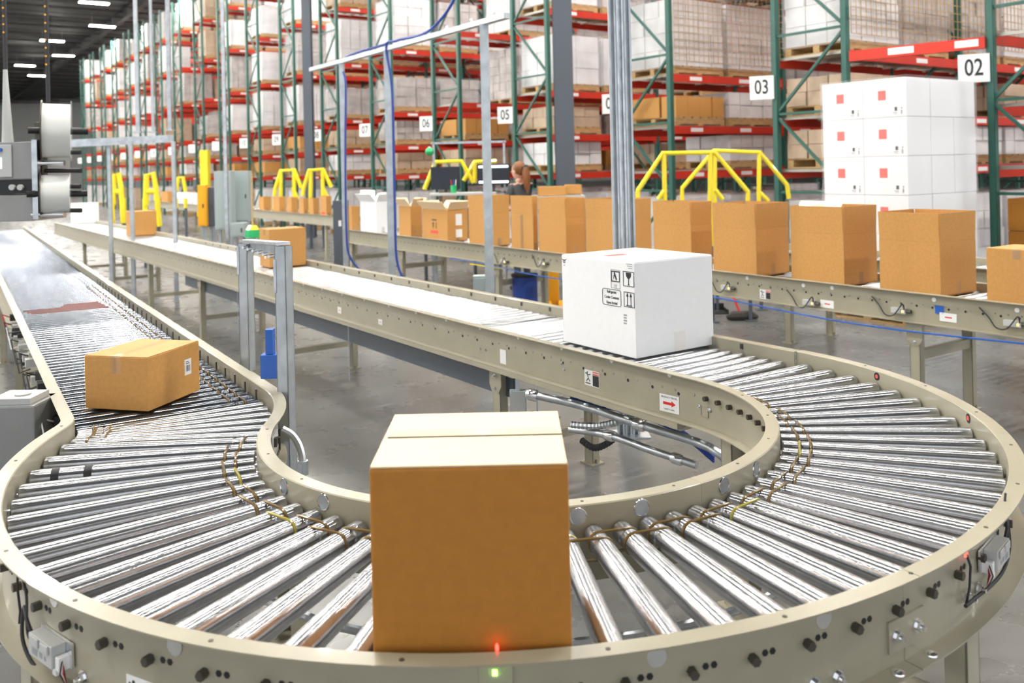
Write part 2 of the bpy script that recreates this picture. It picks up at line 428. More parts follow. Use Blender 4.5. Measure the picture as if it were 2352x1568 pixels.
# control modules on the outer web
def module(th, z, flip, root=cv):
    p, n = web(th, z); fr = frame(p, n); sx = -1 if flip else 1
    e = MB().b2((-.07, -.026, .001), (.07, .026, .006), fr).build('control_module', 'chrome', root)
    e['label'] = 'light grey drive control module with wires'
    MB().b2((-.062*sx, -.022, .006), (.045*sx, .024, .036), fr).b2((-.05*sx, .006, .036), (-.01*sx, .024, .041), fr).b2((0, .006, .036), (.035*sx, .024, .041), fr).build('housing', 'machine_light', e, bevel=.002)
    MB().b2((.047*sx, -.024, .006), (.064*sx, .004, .030), fr).b2((.02*sx, -.044, .010), (.036*sx, -.028, .024), fr).build('connector', 'paper', e, bevel=.0015)
    MB().b2((-.045*sx, -.015, .036), (-.02*sx, -.002, .0365), fr).b2((-.01*sx, -.012, .036), (.003*sx, -.002, .0366), fr).b2((.012*sx, -.012, .036), (.02*sx, -.004, .0366), fr).build('printed_panel', 'grey_ink', e)
    for k, mt in enumerate(('black', 'red', 'paper', 'black')):
        MB().tube([fr @ V((.06*sx, -.012+.004*k, .02)), fr @ V((.078*sx, -.02, .025+.003*k)), fr @ V((.074*sx, -.05, .02)), fr @ V((.05*sx, -.066, .012))], .0016, 5).build('wire', mt, e, smooth=True)
    def curve(pts, r, mt='rubber'):
        P = [fr @ V(q) for q in pts]; out = []
        for i in range(len(P)-1):
            a, b_, c_, d_ = P[max(i-1, 0)], P[i], P[i+1], P[min(i+2, len(P)-1)]
            for k in range(6): t = k/6; out.append(.5*((2*b_)+(c_-a)*t+(2*a-5*b_+4*c_-d_)*t*t+(-a+3*b_-3*c_+d_)*t**3))
        out.append(P[-1]); MB().tube(out, r, 7).build('cable', mt, e, smooth=True)
    curve([(-.06*sx, -.01, .02), (-.10*sx, .03, .022), (-.14*sx, .045, .012), (-.13*sx, -.02, .02), (-.07*sx, -.06, .02), (.02*sx, -.07, .012), (.12*sx, -.058, .01), (.2*sx, -.05, .008)], .0042)
    curve([(-.06*sx, -.015, .02), (-.09*sx, .01, .026), (-.125*sx, .07, .012), (-.15*sx, .10, .008)], .003)
    return e
p = cyl_hit(127, 1485, 1.60)[0]; print('MOD', p, th_of(p)); module(th_of(p), p.z, False)
module(-42.5, .775, True)
for th, mt in ((-48.6, 'led_red'), (-136, 'led_red')):
    q, n = web(th, .825); fr = frame(q, n)
    e = MB().prism([(.016*cos(2*pi*k/12), .016*sin(2*pi*k/12)) for k in range(12)], 0, .012, fr).build('indicator_eye', 'film', cv, smooth=True); MB().b2((-.005, -.006, .010), (.005, .006, .0135), fr).build('led', mt, e)
    MB().tube([fr @ V((0, 0, .012)), fr @ V((.012, -.03, .016)), fr @ V((.014, -.08, .012)), fr @ V((-.002, -.115, .010))], .0028, 6).build('cable', 'rubber', e, smooth=True)
q, n = web(-92.3, .837); fr = frame(q, n)
e = MB().b2((-.03, -.05, 0), (.03, .012, .004), fr).build('sensor_bracket', 'tan', cv); MB().prism([(.012*cos(pi/6*k), .012*sin(pi/6*k)) for k in range(12)], .004, .02, fr).build('indicator_lens', 'film', e); MB().b2((-.004, -.006, .02), (.004, .003, .023), fr).build('led', 'led_green', e)
q = cp(-92.2, rout(-92)-.05)+V((0, 0, ZR+.004)); MB().tube([q-V((0, 0, .006)), q+V((0, 0, .002)), q+V((0, 0, .006))], [.003, .003, .001], 8).build('red_indicator_led', 'led_red', cv)
# safety sticker at the bottom edge
h = cyl_hit(366, 1583, 1.555)[0]; q, n = web(th_of(h), h.z); fr = frame(q+n*.0005, n)
def danger(fr, root, s=1.0, name='danger_sticker'):
    e = plate(fr, -.035*s, -.024*s, .035*s, .024*s, 0, .0008).build(name, 'paper', root); e['label'] = 'white danger sticker with a slipping figure, red header and black text panel'
    plate(fr, .004*s, .012*s, .033*s, .022*s, .0008, .0012).build('red_header', 'red', e); plate(fr, .004*s, -.022*s, .033*s, .011*s, .0008, .0012).build('text_panel', 'ink', e)
    b = MB()
    for a_, b_ in (((-.02, .012), (-.017, -.002)), ((-.017, -.002), (-.026, -.012)), ((-.017, -.002), (-.008, -.010)), ((-.02, .010), (-.03, .014)), ((-.019, .008), (-.006, .012)), ((-.03, -.017), (-.006, -.017))):
        b.bar(fr @ V((a_[0]*s, a_[1]*s, .001)), fr @ V((b_[0]*s, b_[1]*s, .001)), .003*s, .0012, up=fr.to_3x3() @ V((0, 0, 1)))
    b.prism([(-.021*s+.003*s*cos(k*pi/4), .016*s+.003*s*sin(k*pi/4)) for k in range(8)], .0008, .0012, fr); b.build('pictogram', 'ink', e)
    text('lettering', 'DANGER', .007*s, fr @ MX.Translation((.0185*s, .017*s, .0013)), 'paper', e, .0002)
    return e
danger(fr, cv, 1.5)

def leg(root, base, heading, top=ZB, w=.07, name='leg'):   # channel leg with a foot plate
    fr = MX.Translation(base) @ MX.Rotation(heading, 4, 'Z'); b = MB()
    b.b2((-w/2, -.025, .008), (w/2, -.020, top), fr).b2((-w/2, -.025, .008), (-w/2+.005, .025, top), fr).b2((w/2-.005, -.025, .008), (w/2, .025, top), fr)
    b.b2((-w/2-.02, -.045, 0), (w/2+.02, .045, .008), fr)
    for s in (-1, 1): b.cyl(fr @ V((s*(w/2+.008), 0, .008)), fr @ V((s*(w/2+.008), 0, .03)), .007, 6)
    return b.build(name, 'tan', root)
def gusset(root, base, heading, top=ZB):
    fr = MX.Translation(base) @ MX.Rotation(heading, 4, 'Z') @ MX.Rotation(pi/2, 4, 'X')
    e = MB().prism([(-.055, top+.0), (.055, top+.0), (.055, top-.11), (.03, top-.15), (-.03, top-.15), (-.055, top-.11)], .026, .031, fr).build('leg_bracket', 'tan', root)
    for yy in (top-.06, top-.125): flange_bolt(fr @ V((0, yy, .031)), fr.to_3x3() @ V((0, 0, 1)), root, .8, 'bracket_bolt')
    return e
for th in (-48, -66, -118, -134):
    o = cp(th, rout(th)-.05); leg(cv, o, R(th)+pi/2)
for th in (20, -46, -134):
    o = cp(th, rin(th)+.06); leg(cv, o, R(th)-pi/2)
for th in (-46, -134): MB().bar(cp(th, rin(th)+.06)+V((0, 0, .42)), cp(th, rout(th)-.05)+V((0, 0, .42)), .06, .05).build('leg_cross_brace', 'tan', cv)
o = cp(20, rin(20)+.06); gusset(cv, o, R(20)-pi/2+pi)
o = cp(-48, rout(-48)-.05)
# pan of motor rollers below: corrugated conduit and fittings
MB().tube([cp(t, 1.05)+V((0, 0, .60)) for t in range(-140, -30, 4)], .012, 8).build('underside_conduit', 'steel', cv, smooth=True)
pts = [cp(-70-10*k/30, 1.02+.004*(k % 2)) + V((0, 0, .57)) for k in range(31)]
MB().tube(pts, [.014+.003*(k % 2) for k in range(31)], 8).build('flexible_conduit', 'rubber', cv)

# straight lanes ---------------------------------------------------------------
def lane(name, label, a_near, a_far, heading, length, out_near, step=.076, nparts=100, mat_r='roller', belts=0, zr=0, start=.03, group=None, rl_far=True, bolts=0, rname='roller'):
    """a_near/a_far: outer flange edges at the start; heading: along-lane unit vector"""
    d = V((cos(heading), sin(heading), 0)); a_near, a_far = V(a_near), V(a_far)
    n = (a_far-a_near); n = (n-d*n.dot(d)); wdt = n.length; n.normalize()
    root = thing(name, label, 'conveyor', (a_near.x, a_near.y, 0), 0, group)
    pr = [(a, z+zr) for a, z in PROF]
    for rn, a, o in (('near_side_rail', a_near+n*.045, -n), ('far_side_rail', a_near+n*(wdt-.045), n)):
        MB().sweep([a, a+d*length], [o, o], pr).build(rn, 'tan', root)
    L = wdt-.104; cnt = int(length/step); ang = atan2(n.y, n.x)
    m = roller_mesh(L, .0245, .0245, belts > 0, 16 if cnt < 300 else 12)
    ro = m.build(rname, mat_r, root, world=False, smooth=True)
    for i in range(min(nparts, cnt)):
        o = ro if i == 0 else ro.copy()
        if i: COL.objects.link(o)
        p = a_near+n*.052+d*(start+step*(i+.5)); local(root, o, p+V((0, 0, AX+zr)), ang)
    if cnt > nparts:
        b = MB(); rot = MX.Rotation(ang, 4, 'Z'); m2 = MB().tube([(0, 0, 0), (.004, 0, 0), (L, 0, 0)], [.02, .0245, .0245], 10)
        for i in range(nparts, cnt):
            p = a_near+n*.052+d*(start+step*(i+.5))+V((0, 0, AX+zr)); b.add([rot @ v+p for v in m2.v], m2.f)
        b.build('far_rollers', 'roller_far', root, smooth=True)['kind'] = 'stuff'
    return root, d, n, wdt
P0 = cp(35, .80); P1 = cp(35, 1.573)
mid, dm, nm, wm = lane('straight_roller_conveyor', 'beige straight roller conveyor carrying the white carton, running back from the bend through the middle', P0, P1, HM, 16.6, 0)
# left lane pieces : reverse bend then straight
OC = V((-1.765, 3.068, 0)); RR, RLf = .95, .178
lf = thing('straight_roller_conveyor', 'beige straight roller conveyor at the left carrying the small taped carton', 'conveyor', (-1.3, 3.3, 0))
H2 = R(122); D2 = V((cos(H2), sin(H2), 0)); N2 = V((cos(H2-pi/2), sin(H2-pi/2), 0)); LEN2 = 14.5
angs = [2+30*k/14 for k in range(15)]
er = [V((cos(R(a)), sin(R(a)), 0)) for a in angs]
pr = [OC+e*(RR-.045) for e in er]; pr.append(pr[-1]+D2*LEN2); er2 = er+[er[-1]]
MB().sweep(pr, er2, PROF).build('right_side_rail', 'tan', lf, smooth=True)
pl = [OC+e*(RLf+.045) for e in er]; pl.append(pl[-1]+D2*LEN2)
MB().sweep(pl, [-e for e in er2], PROF).build('left_side_rail', 'tan', lf, smooth=True)
LL = RR-RLf-.104
r2 = roller_mesh(LL, .0255, .0255).build('roller', 'roller', lf, world=False, smooth=True)
def rb_straight(xg, r, L=.076):
    pts = [(xg, cos(pi/2+pi*k/8)*r*-1, sin(pi/2+pi*k/8)*r) for k in range(9)]+[(xg, -L-cos(-pi/2+pi*k/8)*r, sin(-pi/2+pi*k/8)*r) for k in range(9)]
    return MB().tube(pts, .0042, 6, closed=True)
sb = [rb_straight(g, .0255).build('drive_belt', 'belt', None, smooth=True) for g in (.055, .105)]
sbm = [o.data for o in sb]
for o in sb: bpy.data.objects.remove(o)
k = 0
for a in [4, 9.5, 15, 20.5, 26, 31]:
    e = V((cos(R(a)), sin(R(a)), 0)); o = r2 if k == 0 else r2.copy()
    if k: COL.objects.link(o)
    local(lf, o, OC+e*(RLf+.052)+V((0, 0, AX)), R(a)); 
    if k < 5: bo = bpy.data.objects.new('drive_belt', sbm[k % 2]); COL.objects.link(bo); bo.parent = o; bo.rotation_euler = (0, 0, pi) if False else (0, 0, 0); bo.scale = (1, -.8, 1)
    k += 1
e = er[-1]; n_ind = 94; rdm = r2.data.copy(); rdm.materials.clear(); rdm.materials.append(MAT['roller_dim_reflect'])
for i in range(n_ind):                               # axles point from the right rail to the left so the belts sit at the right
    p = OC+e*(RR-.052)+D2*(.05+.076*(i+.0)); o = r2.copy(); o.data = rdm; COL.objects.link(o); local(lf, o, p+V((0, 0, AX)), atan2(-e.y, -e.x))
    if i < 60:
        bo = bpy.data.objects.new('drive_belt', sbm[i % 2]); COL.objects.link(bo); bo.parent = o; bo.scale = (1, 1, 1)
    if 42 <= i <= 46:
        x0, x1 = {42: (.02, .50), 43: (.03, .52), 44: (.03, .54), 45: (.04, .30), 46: (.05, .28)}[i]  # red reflection on the rollers, painted as coloured bands
        t = MB().cyl((x0+.1, 0, 0), (x1+.1, 0, 0), .0262, 16).build('red_reflection_band', 'red_reflection', None, smooth=True); t.parent = o; t['label'] = 'dark red sleeve round the roller'
b = MB(); rot = MX.Rotation(atan2(-e.y, -e.x), 4, 'Z')
for i in range(n_ind, int(LEN2/.076)-1):
    p = OC+e*(RR-.052)+D2*(.05+.076*i)+V((0, 0, AX)); m2 = MB().tube([(0, 0, 0), (LL, 0, 0)], .0245, 14); b.add([rot @ v+p for v in m2.v], m2.f)
b.build('far_rollers', 'roller_dim_reflect_far', lf, smooth=True)['kind'] = 'stuff'
# upright guide pins along the right rail of the left lane
for i in range(30):
    p = OC+e*(RR-.060)+D2*(.05+.16*i)
    MB().b2((-.006, -.003, .81), (.006, .003, .849), MX.Translation(p) @ MX.Rotation(H2, 4, 'Z')).build('guide_tab', 'bolt', lf)
for t in (1.2, 3.6, 6.0, 8.4, 10.8, 13):
    pp = OC+e*(RR-.06)+D2*t; q = OC+e*(RLf+.06)+D2*t
    leg(lf, pp, H2); leg(lf, q, H2); MB().bar(pp+V((0, 0, .4)), q+V((0, 0, .4)), .05, .05).build('leg_cross_brace', 'tan', lf)
# clutter of valves and wiring on the left web
rnd = random.Random(3)
for i in range(26):
    t = .25+i*.13; p = OC+e*(RLf+.04)+D2*t+V((0, 0, .70+.10*rnd.random())); fr = frame(p, -e)
    MB().b2((-.03, -.02, 0), (.03*rnd.random()+.01, .02, .03+.03*rnd.random()), fr).build('valve_block', rnd.choice(['chrome', 'bolt', 'machine_light', 'rubber']), lf)
    if i % 2: MB().tube([fr @ V((0, 0, .03)), fr @ V((.05, .03, .08)), fr @ V((.10, -.04, .07)), fr @ V((.13, -.02, .02))], .004, 6).build('cable', rnd.choice(['rubber', 'rubber', 'paper', 'red']), lf, smooth=True)

# mid lane furniture
def mid_web(px, py): return onplane(px, py, P0+NM*.041, NM)
FM = lambda p: frame(p, -NM)
hb = MB(); hb2 = MB()
for i in range(120):
    p = P0+NM*.041+DM*(.03+.152*i+.02)+V((0, 0, AX-.012)); fr = FM(p); h = holes_mb(.0075, 6); hb.add([fr @ v for v in h.v], h.f)
hb.build('punched_slot_row', 'black', mid)
for i in range(46):
    p = P0+NM*.041+DM*(.1+.36*i)+V((0, 0, ZR-.018)); e_ = fit_mesh('clip', holes_mb(.011, 12), 'paper', p, -NM, mid)
for i in range(30):
    p = P0+NM*(wm-.047)+DM*(.3+.30*i)+V((0, 0, .838)); MB().b2((-.008, -.003, -.012), (.008, .003, .012), frame(p, -NM) @ MX.Rotation(pi/2, 4, 'X')).build('guide_tab', 'bolt', mid)
# bright cable duct lip under the near channel, ribbed underside and dark tray
fr = MX.Translation(P0) @ MX.Rotation(R(-55), 4, 'Z')      # local x points to the bend, y to the far side
MB().b2((-16.4, -.002, .640), (-.02, .045, .664), fr).build('wire_duct', 'tan', mid)
b = MB()
for i in range(75): b.b2((-.1-i*.1-.07, .10, .596), (-.1-i*.1, wm-.10, .604), fr)
b.build('ribbed_underside', 'tan', mid)
MB().b2((-7.6, .085, .495), (-1.3, .10, .600), fr).b2((-7.6, .10, .495), (-1.3, .14, .50), fr).b2((-7.6, .10, .595), (-1.3, .14, .60), fr).build('dark_side_channel', 'column', mid)
for t in (1.4, 4.6, 6.9, 9.1, 11.4, 13.6):
    a, c_ = P0+NM*.07+DM*t, P0+NM*(wm-.07)+DM*t
    leg(mid, a, HM+pi); leg(mid, c_, HM+pi); MB().bar(a+V((0, 0, .22)), c_+V((0, 0, .22)), .05, .045).build('leg_cross_brace', 'tan', mid)
    gusset(mid, a, R(-55))
for t in (1.0, 3.2, 5.6): MB().cyl(P0+NM*.02+DM*t+V((0, 0, .25)), P0+NM*.02+DM*t+V((0, 0, .66)), .004, 6).build('hanger_rod', 'steel', mid)
# stickers
p = cyl_hit(1360, 869, .842)
def inner_pt(px, py):
    h = [q for q in cyl_hit(px, py, .83) if q.y > 3.2]; return h[-1]
q = mid_web(1360, 869); danger(frame(q-NM*.001, -NM), mid, 1.5) if (q-P0).dot(DM) > 0 else None
if (q-P0).dot(DM) <= 0:
    th = th_of(inner_pt(1360, 869)); w_, n_ = web(th, .772, True, .001); danger(frame(w_, n_), cv, 1.5)
def arrow_sticker(fr, root):
    fr = fr @ MX.Scale(1.45, 4, (1, 0, 0)) @ MX.Scale(1.45, 4, (0, 1, 0)); e_ = plate(fr, -.035, -.025, .035, .025, 0, .0008).build('arrow_sticker', 'paper', root); e_['label'] = 'white sticker with a red arrow and small lettering'
    MB().prism([(-.022, -.004), (.008, -.004), (.008, -.009), (.023, 0), (.008, .009), (.008, .004), (-.022, .004)], .0008, .0012, fr).build('red_arrow', 'red', e_)
    text('lettering', 'PRODUCT TRAVEL', .0068, fr @ MX.Translation((0, .017, .0009)), 'ink', e_, .0002)
    text('lettering', 'SAFETY LABEL', .0060, fr @ MX.Translation((0, -.017, .0009)), 'ink', e_, .0002)
h = inner_pt(1534, 928); w_, n_ = web(th_of(h), h.z, True, .001); arrow_sticker(frame(w_, n_), cv)
h = inner_pt(1612, 945); w_, n_ = web(th_of(h), h.z, True, .001); fr_ = frame(w_, n_); ring2(fr_, -.022, -.022, .022, .022, .003, .003).build('cover_plate', 'tan', cv)
for s in (-1, 1): flange_bolt(fr_ @ V((s*.03, .012, 0)), n_, cv, .6, 'plate_bolt')
for px, py, w1, h1 in ((1156, 819, .055, .075), (780, 712, .06, .045), (874, 739, .055, .035)):
    q = mid_web(px, py); fr_ = frame(q-NM*.001, -NM); e_ = plate(fr_, -w1/2, -h1/2, w1/2, h1/2).build('paper_tag', 'paper', mid)
    if px < 1000: plate(fr_, -.008, -.004, .010, .002, .001, .0014).build('red_mark', 'red', e_)
for px, py in ((1103, 800), (1116, 803), (1290, 836), (1296, 848)):
    q = mid_web(px, py); flange_bolt(q, -NM, mid, .5, 'plate_bolt')

# right-hand lanes ------------------------------------------------------------
HR = R(124); DR = V((cos(HR), sin(HR), 0)); NR = V((cos(HR-pi/2), sin(HR-pi/2), 0)); Q0 = V((1.66, 7.02, 0)); RW = .76
def rstart(off, t): return Q0+NR*off+DR*t
rc, *_ = lane('packing_line_conveyor', 'beige roller conveyor at the right carrying the row of tall open cartons', rstart(0, -3.1), rstart(RW, -3.1), HR, 10.6, 0, mat_r='roller')
r3, *_ = lane('packing_line_conveyor', 'beige roller conveyor half hidden behind the row of tall cartons at the right', rstart(1.5, -3.3), rstart(1.5+RW, -3.3), HR, 4.6, 0, mat_r='roller')
p3 = V((-3.1, 16.6, 0))
r4, *_ = lane('packing_line_conveyor', 'distant beige roller conveyor with small brown cartons behind the grey cabinet', p3, p3+NR*.76, HR, 17.5, 0, step=.15, mat_r='roller')
for root, off, ts in ((rc, 0, (-1.6, 1.1, 3.3, 5.6, 7.2)), (r3, 1.5, (-1.95, .6))):
    for t in ts:
        a, c_ = rstart(off+.07, t), rstart(off+RW-.07, t)
        leg(root, a, HR+pi); leg(root, c_, HR+pi); MB().bar(a+V((0, 0, .45)), c_+V((0, 0, .45)), .05, .06).build('leg_cross_brace', 'tan', root)
        gusset(root, a, HR+pi)
for t in (1, 4, 7, 10, 13):
    leg(r4, p3+NR*.07+DR*t, HR+pi); leg(r4, p3+NR*.69+DR*t, HR+pi)
def rweb(px, py): return onplane(px, py, Q0+NR*.040, NR)
hb = MB()
for i in range(100):
    for dz in (0,):
        p = rstart(.041, -3+.106*i)+V((0, 0, AX-.012)); fr_ = frame(p, -NR); h = holes_mb(.008, 6); hb.add([fr_ @ v for v in h.v], h.f)
hb.build('punched_slot_row', 'black', rc)
for px, py in ((1672, 660), (1862, 694), (2068, 712), (2330, 742), (1250, 604), (1160, 600)):     # small motor cards with amber lamps
    q = rweb(px, py); fr_ = frame(q, -NR)
    e_ = MB().b2((-.05, -.018, 0), (.05, .018, .03), fr_).build('motor_card', 'machine_light', rc, bevel=.002); MB().b2((.03, -.006, .03), (.038, .004, .033), fr_).build('led', 'led_amber', e_)
    MB().cyl(fr_ @ V((.05, 0, .015)), fr_ @ V((.085, 0, .015)), .012, 10).build('plug', 'bolt', e_)
    MB().tube(spline([fr_ @ V((.045, .01, .03)), fr_ @ V((.035, .045, .035)), fr_ @ V((-.02, -.028, .045)), fr_ @ V((-.09, -.035, .03)), fr_ @ V((-.14, .02, .02)), fr_ @ V((-.2, .07, .01))]), .0045, 6).build('cable', 'rubber', e_, smooth=True)
q = rweb(1758, 676); danger(frame(q-NR*.001, -NR), rc, 1.5)
q = rweb(2158, 711); fr_ = frame(q-NR*.001, -NR); plate(fr_, -.028, -.026, .028, .026).build('blue_tape_square', 'blue', rc)['label'] = 'blue square of tape'
for px, py in ((2178, 729), (1900, 698)):
    q = rweb(px, py); fr_ = frame(q-NR*.001, -NR); e_ = plate(fr_, -.055, -.027, .055, .027).build('paper_tag', 'paper', rc); plate(fr_, -.02, -.004, .025, .004, .001, .0015).build('red_mark', 'red', e_)
for px, py in ((1845, 655), (1716, 638), (1911, 661), (2145, 688), (2336, 712)):
    q = rweb(px, py); fit_mesh('clip', holes_mb(.014, 12), 'paper', q, -NR, rc)
pts = [rstart(.0, t)+V((0, 0, .655-.05*sin((t+3)*.9)**2)) for t in [-3+.25*k for k in range(30)]]
MB().tube(pts, .006, 6).build('blue_air_line', 'blue', rc, smooth=True)
MB().b2((-.4, -.01, -.03), (.4, .0, .03), frame(rstart(.03, 3.4)+V((0, 0, .63)), -NR)).build('hazard_plate', 'yellow', rc)

# ------------------------------------------------------------------ cartons
def bodybox(w, d, h, m=MX()): return MB().b2((0, 0, 0), (w, d, h), m)
def closed_carton(name, label, corner, rz, w, d, h, mt='kraft', tape='clear_tape', tape_dir='x', z=.8165, bevel=.003, group=None, cat='box'):
    """corner: xy of the local origin; w along local x, d along local y"""
    root = thing(name, label, cat, (corner[0], corner[1], z), rz, group)
    MB().b2((0, 0, 0), (w, d, h-.003)).build('body', mt, root, world=False, bevel=bevel)
    g = .0015; flap = 'kraft_light' if mt == 'kraft_top' else mt
    if tape_dir == 'x':
        MB().b2((.002, .002, h-.003), (w-.002, d/2-g, h)).build('top_flap', flap, root, world=False); MB().b2((.002, d/2+g, h-.003), (w-.002, d-.002, h)).build('top_flap', flap, root, world=False)
        if tape:
            MB().b2((.0, d/2-.024, h), (w, d/2+.024, h+.0006)).b2((-.0006, d/2-.024, h-.06), (0, d/2+.024, h+.0006)).b2((w, d/2-.024, h-.06), (w+.0006, d/2+.024, h+.0006)).build('tape', tape, root, world=False)
    else:
        MB().b2((.002, .002, h-.003), (w/2-g, d-.002, h)).build('top_flap', flap, root, world=False); MB().b2((w/2+g, .002, h-.003), (w-.002, d-.002, h)).build('top_flap', flap, root, world=False)
        if tape:
            MB().b2((w/2-.024, 0, h), (w/2+.024, d, h+.0006)).b2((w/2-.024, -.0006, h-.07), (w/2+.024, 0, h+.0006)).b2((w/2-.024, d, h-.06), (w/2+.024, d+.0006, h+.0006)).build('tape', tape, root, world=False)
    return root
# big kraft carton in front
f0 = aty(847, 1073, 1.605); f1 = aty(1305, 1070, 1.605)
rz = atan2(f1.y-f0.y, f1.x-f0.x)
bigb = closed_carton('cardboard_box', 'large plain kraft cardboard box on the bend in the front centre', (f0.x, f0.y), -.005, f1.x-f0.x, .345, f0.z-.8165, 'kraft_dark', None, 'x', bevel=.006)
w_ = f1.x-f0.x; h_ = f0.z-.8165
MB().b2((0.01, .170, h_), (w_-.01, .22, h_+.0008)).b2((-.0008, .17, h_-.05), (0, .22, h_+.0008)).build('tape', 'clear_tape', bigb, world=False)
MB().b2((.01, .1705, h_-.001), (w_-.002, .1755, h_+.0016)).build('centre_seam', 'black', bigb, world=False)
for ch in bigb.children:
    if ch.name.startswith('top_flap'): ch.data.materials[0] = MAT['kraft_light']; ch['label'] = 'top flap with top light painted in as pale tan'  # front box lid: top light painted in as kraft paler than the body
# taped carton on the left lane
g0 = atz(196, 937, .8165); g1 = atz(341, 945, .8165); g2 = atz(446, 895, .8165)
rz = atan2(g1.y-g0.y, g1.x-g0.x)
sm = closed_carton('cardboard_box', 'small brown cardboard box with clear tape and a barcode label on the left conveyor', (g0.x, g0.y), rz, (g1-g0).length, .335, .207, 'kraft', 'clear_tape', 'y', bevel=.003)
w_ = (g1-g0).length
MS = TM[sm.name]
fr_ = MS @ frame((w_, .255, .115), (1, 0, 0)); e_ = plate(fr_, -.022, -.032, .022, .032, 0, .0006).build('shipping_label', 'paper', sm); e_['label'] = 'white label with a black barcode'
b = MB()
for k, xx in enumerate([-.014, -.010, -.007, -.003, .0, .004, .008, .012]): b.b2((xx, -.018, .0006), (xx+(.0022 if k % 2 else .0012), .008, .001), fr_)
b.b2((-.014, .013, .0006), (.012, .016, .001), fr_).b2((-.014, .020, .0006), (.006, .023, .001), fr_).build('barcode', 'ink', e_)
# white carton
w0 = atz(1462, 824, .8165); wl = atz(1286, 783, .8165); wr = atz(1645, 792, .8165)
ww, wd = (wl-w0).length, (wr-w0).length; rz = R(34)
wb = closed_carton('white_carton', 'large white cardboard box with handling symbols on the middle conveyor', (w0.x-cos(rz)*0, w0.y), rz, wd, ww*.98, .447, 'white_card', None, 'x', bevel=.004)
# local: x -> right face edge, y -> along the lane (left face is x=0)
MW = TM[wb.name]; D_ = ww*.98
def lface(s, z): return MW @ frame((-.0005, s, z), (-1, 0, 0))        # s metres from the near corner
# pixel -> (s,z) on the left face
def lf_sz(px, py):
    q = MW.inverted() @ onplane(px, py, w0, MW.to_3x3() @ V((1, 0, 0))); return q.y, q.z
def box_on(x0, y0, x1, y1):
    s0, z0 = lf_sz(x0, y0); s1, z1 = lf_sz(x1, y1); return (s0+s1)/2, (z0+z1)/2, abs(s1-s0)/2, abs(z1-z0)/2
s, z, a, c_ = box_on(1431, 622, 1457, 660); fr_ = lface(s, z)
e_ = ring2(fr_, -a, -c_, a, c_, .003).build('fragile_symbol', 'ink', wb); e_['label'] = 'black glass symbol in a box'
b = MB().prism([(-.018, .03), (.018, .03), (.016, .012), (.006, .002), (.002, 0), (.002, -.024), (.009, -.029), (-.009, -.029), (-.002, -.024), (-.002, 0), (-.006, .002), (-.016, .012)], 0, .0012, fr_); b.build('glass', 'ink', e_)
s, z, a, c_ = box_on(1433, 669, 1458, 708); fr_ = lface(s, z)
e_ = ring2(fr_, -a, -c_, a, c_, .003).build('this_way_up_symbol', 'ink', wb); e_['label'] = 'two black upward arrows in a box'
b = MB().b2((-.02, -.03, 0), (.02, -.026, .0012), fr_)
for k in (-.012, .012): b.b2((k-.002, -.026, 0), (k+.002, .018, .0012), fr_).prism([(k-.008, .014), (k+.008, .014), (k, .032)], 0, .0012, fr_)
b.build('arrows', 'ink', e_)
s, z, a, c_ = box_on(1403, 618, 1425, 664); fr_ = lface(s, z)
e_ = ring2(fr_, -a, -c_, a, c_, .002).build('handling_symbol', 'grey_ink', wb)
ring2(fr_, -a+.002, -c_*.3, a-.002, c_-.006, .005).build('symbol_frame', 'ink', e_)
MB().prism([(-.012, .03), (-.004, .034), (.011, 0), (.004, -.006)], 0, .0013, fr_).prism([(-.012, .02), (-.006, .022), (-.012, .0), (-.014, .002)], 0, .0013, fr_).build('hook', 'ink', e_)
MB().b2((-.010, -.030, 0), (.010, -.027, .001), fr_).b2((-.009, -.036, 0), (.009, -.034, .001), fr_).b2((-.010, -.043, 0), (.010, -.041, .001), fr_).build('small_print', 'grey_ink', e_)
s, z, a, c_ = box_on(1384, 661, 1427, 705); fr_ = lface(s, z)
def rrect(a, c, r, n=5): return [(sx*(a-r)+r*cos(t), sy*(c-r)+r*sin(t)) for sx, sy, t0 in ((1, 1, 0), (-1, 1, pi/2), (-1, -1, pi), (1, -1, 1.5*pi)) for t in [t0+pi/2*k/n for k in range(n+1)]]
e_ = MB().tube([fr_ @ V((x, y, .0005)) for x, y in rrect(a, c_, .012)], .0014, 5, closed=True).build('refrigerate_notice', 'ink', wb); e_['label'] = 'rounded outline with three lines of bold text'
for k, t_ in enumerate(('Refrigerate', 'Cooler Contents', 'Upon Arrival')): text('lettering', t_, .0190, fr_ @ MX.Translation((0, .026-.026*k, 0)), 'ink', e_, .0006, sx=.8)
fr_ = lface(*lf_sz(1437, 732))
b = MB()
for k in range(4): b.b2((-.012, .018-.013*k-.004, 0), (.010-.003*(k % 2), .018-.013*k+.003, .0008), fr_)
b.build('small_print', 'grey_ink', wb)
fr_ = lface(*lf_sz(1446, 612)); b = MB()
for k in range(3): b.b2((-.022+.006*k, .012-.01*k-.002, 0), (.02, .012-.01*k+.001, .0008), fr_)
b.build('small_print', 'grey_ink', wb)
fr_ = lface(*lf_sz(1296, 598))
MB().prism([(-.022, .012), (-.012, .006), (0, .004), (.012, .006), (.022, .012), (.010, .001), (0, -.001), (-.010, .001)], 0, .001, fr_).prism([(-.012, -.006), (.012, -.006), (.006, -.011), (0, -.012), (-.006, -.011)], 0, .001, fr_).prism([(-.002, -.022), (.002, -.022), (.002, -.027), (-.002, -.027)], 0, .001, fr_).build('corner_emblem', 'ink', wb)
fr_ = MW @ frame((.28, -.0005, .055), (0, -1, 0)); plate(fr_, -.035, -.055, .035, .04, 0, .0006).build('tape_patch', 'clear_tape', wb)
MB().b2((.10, .3, .447), (.24, .36, .4474)).build('red_print', 'red_mark', wb, world=False)
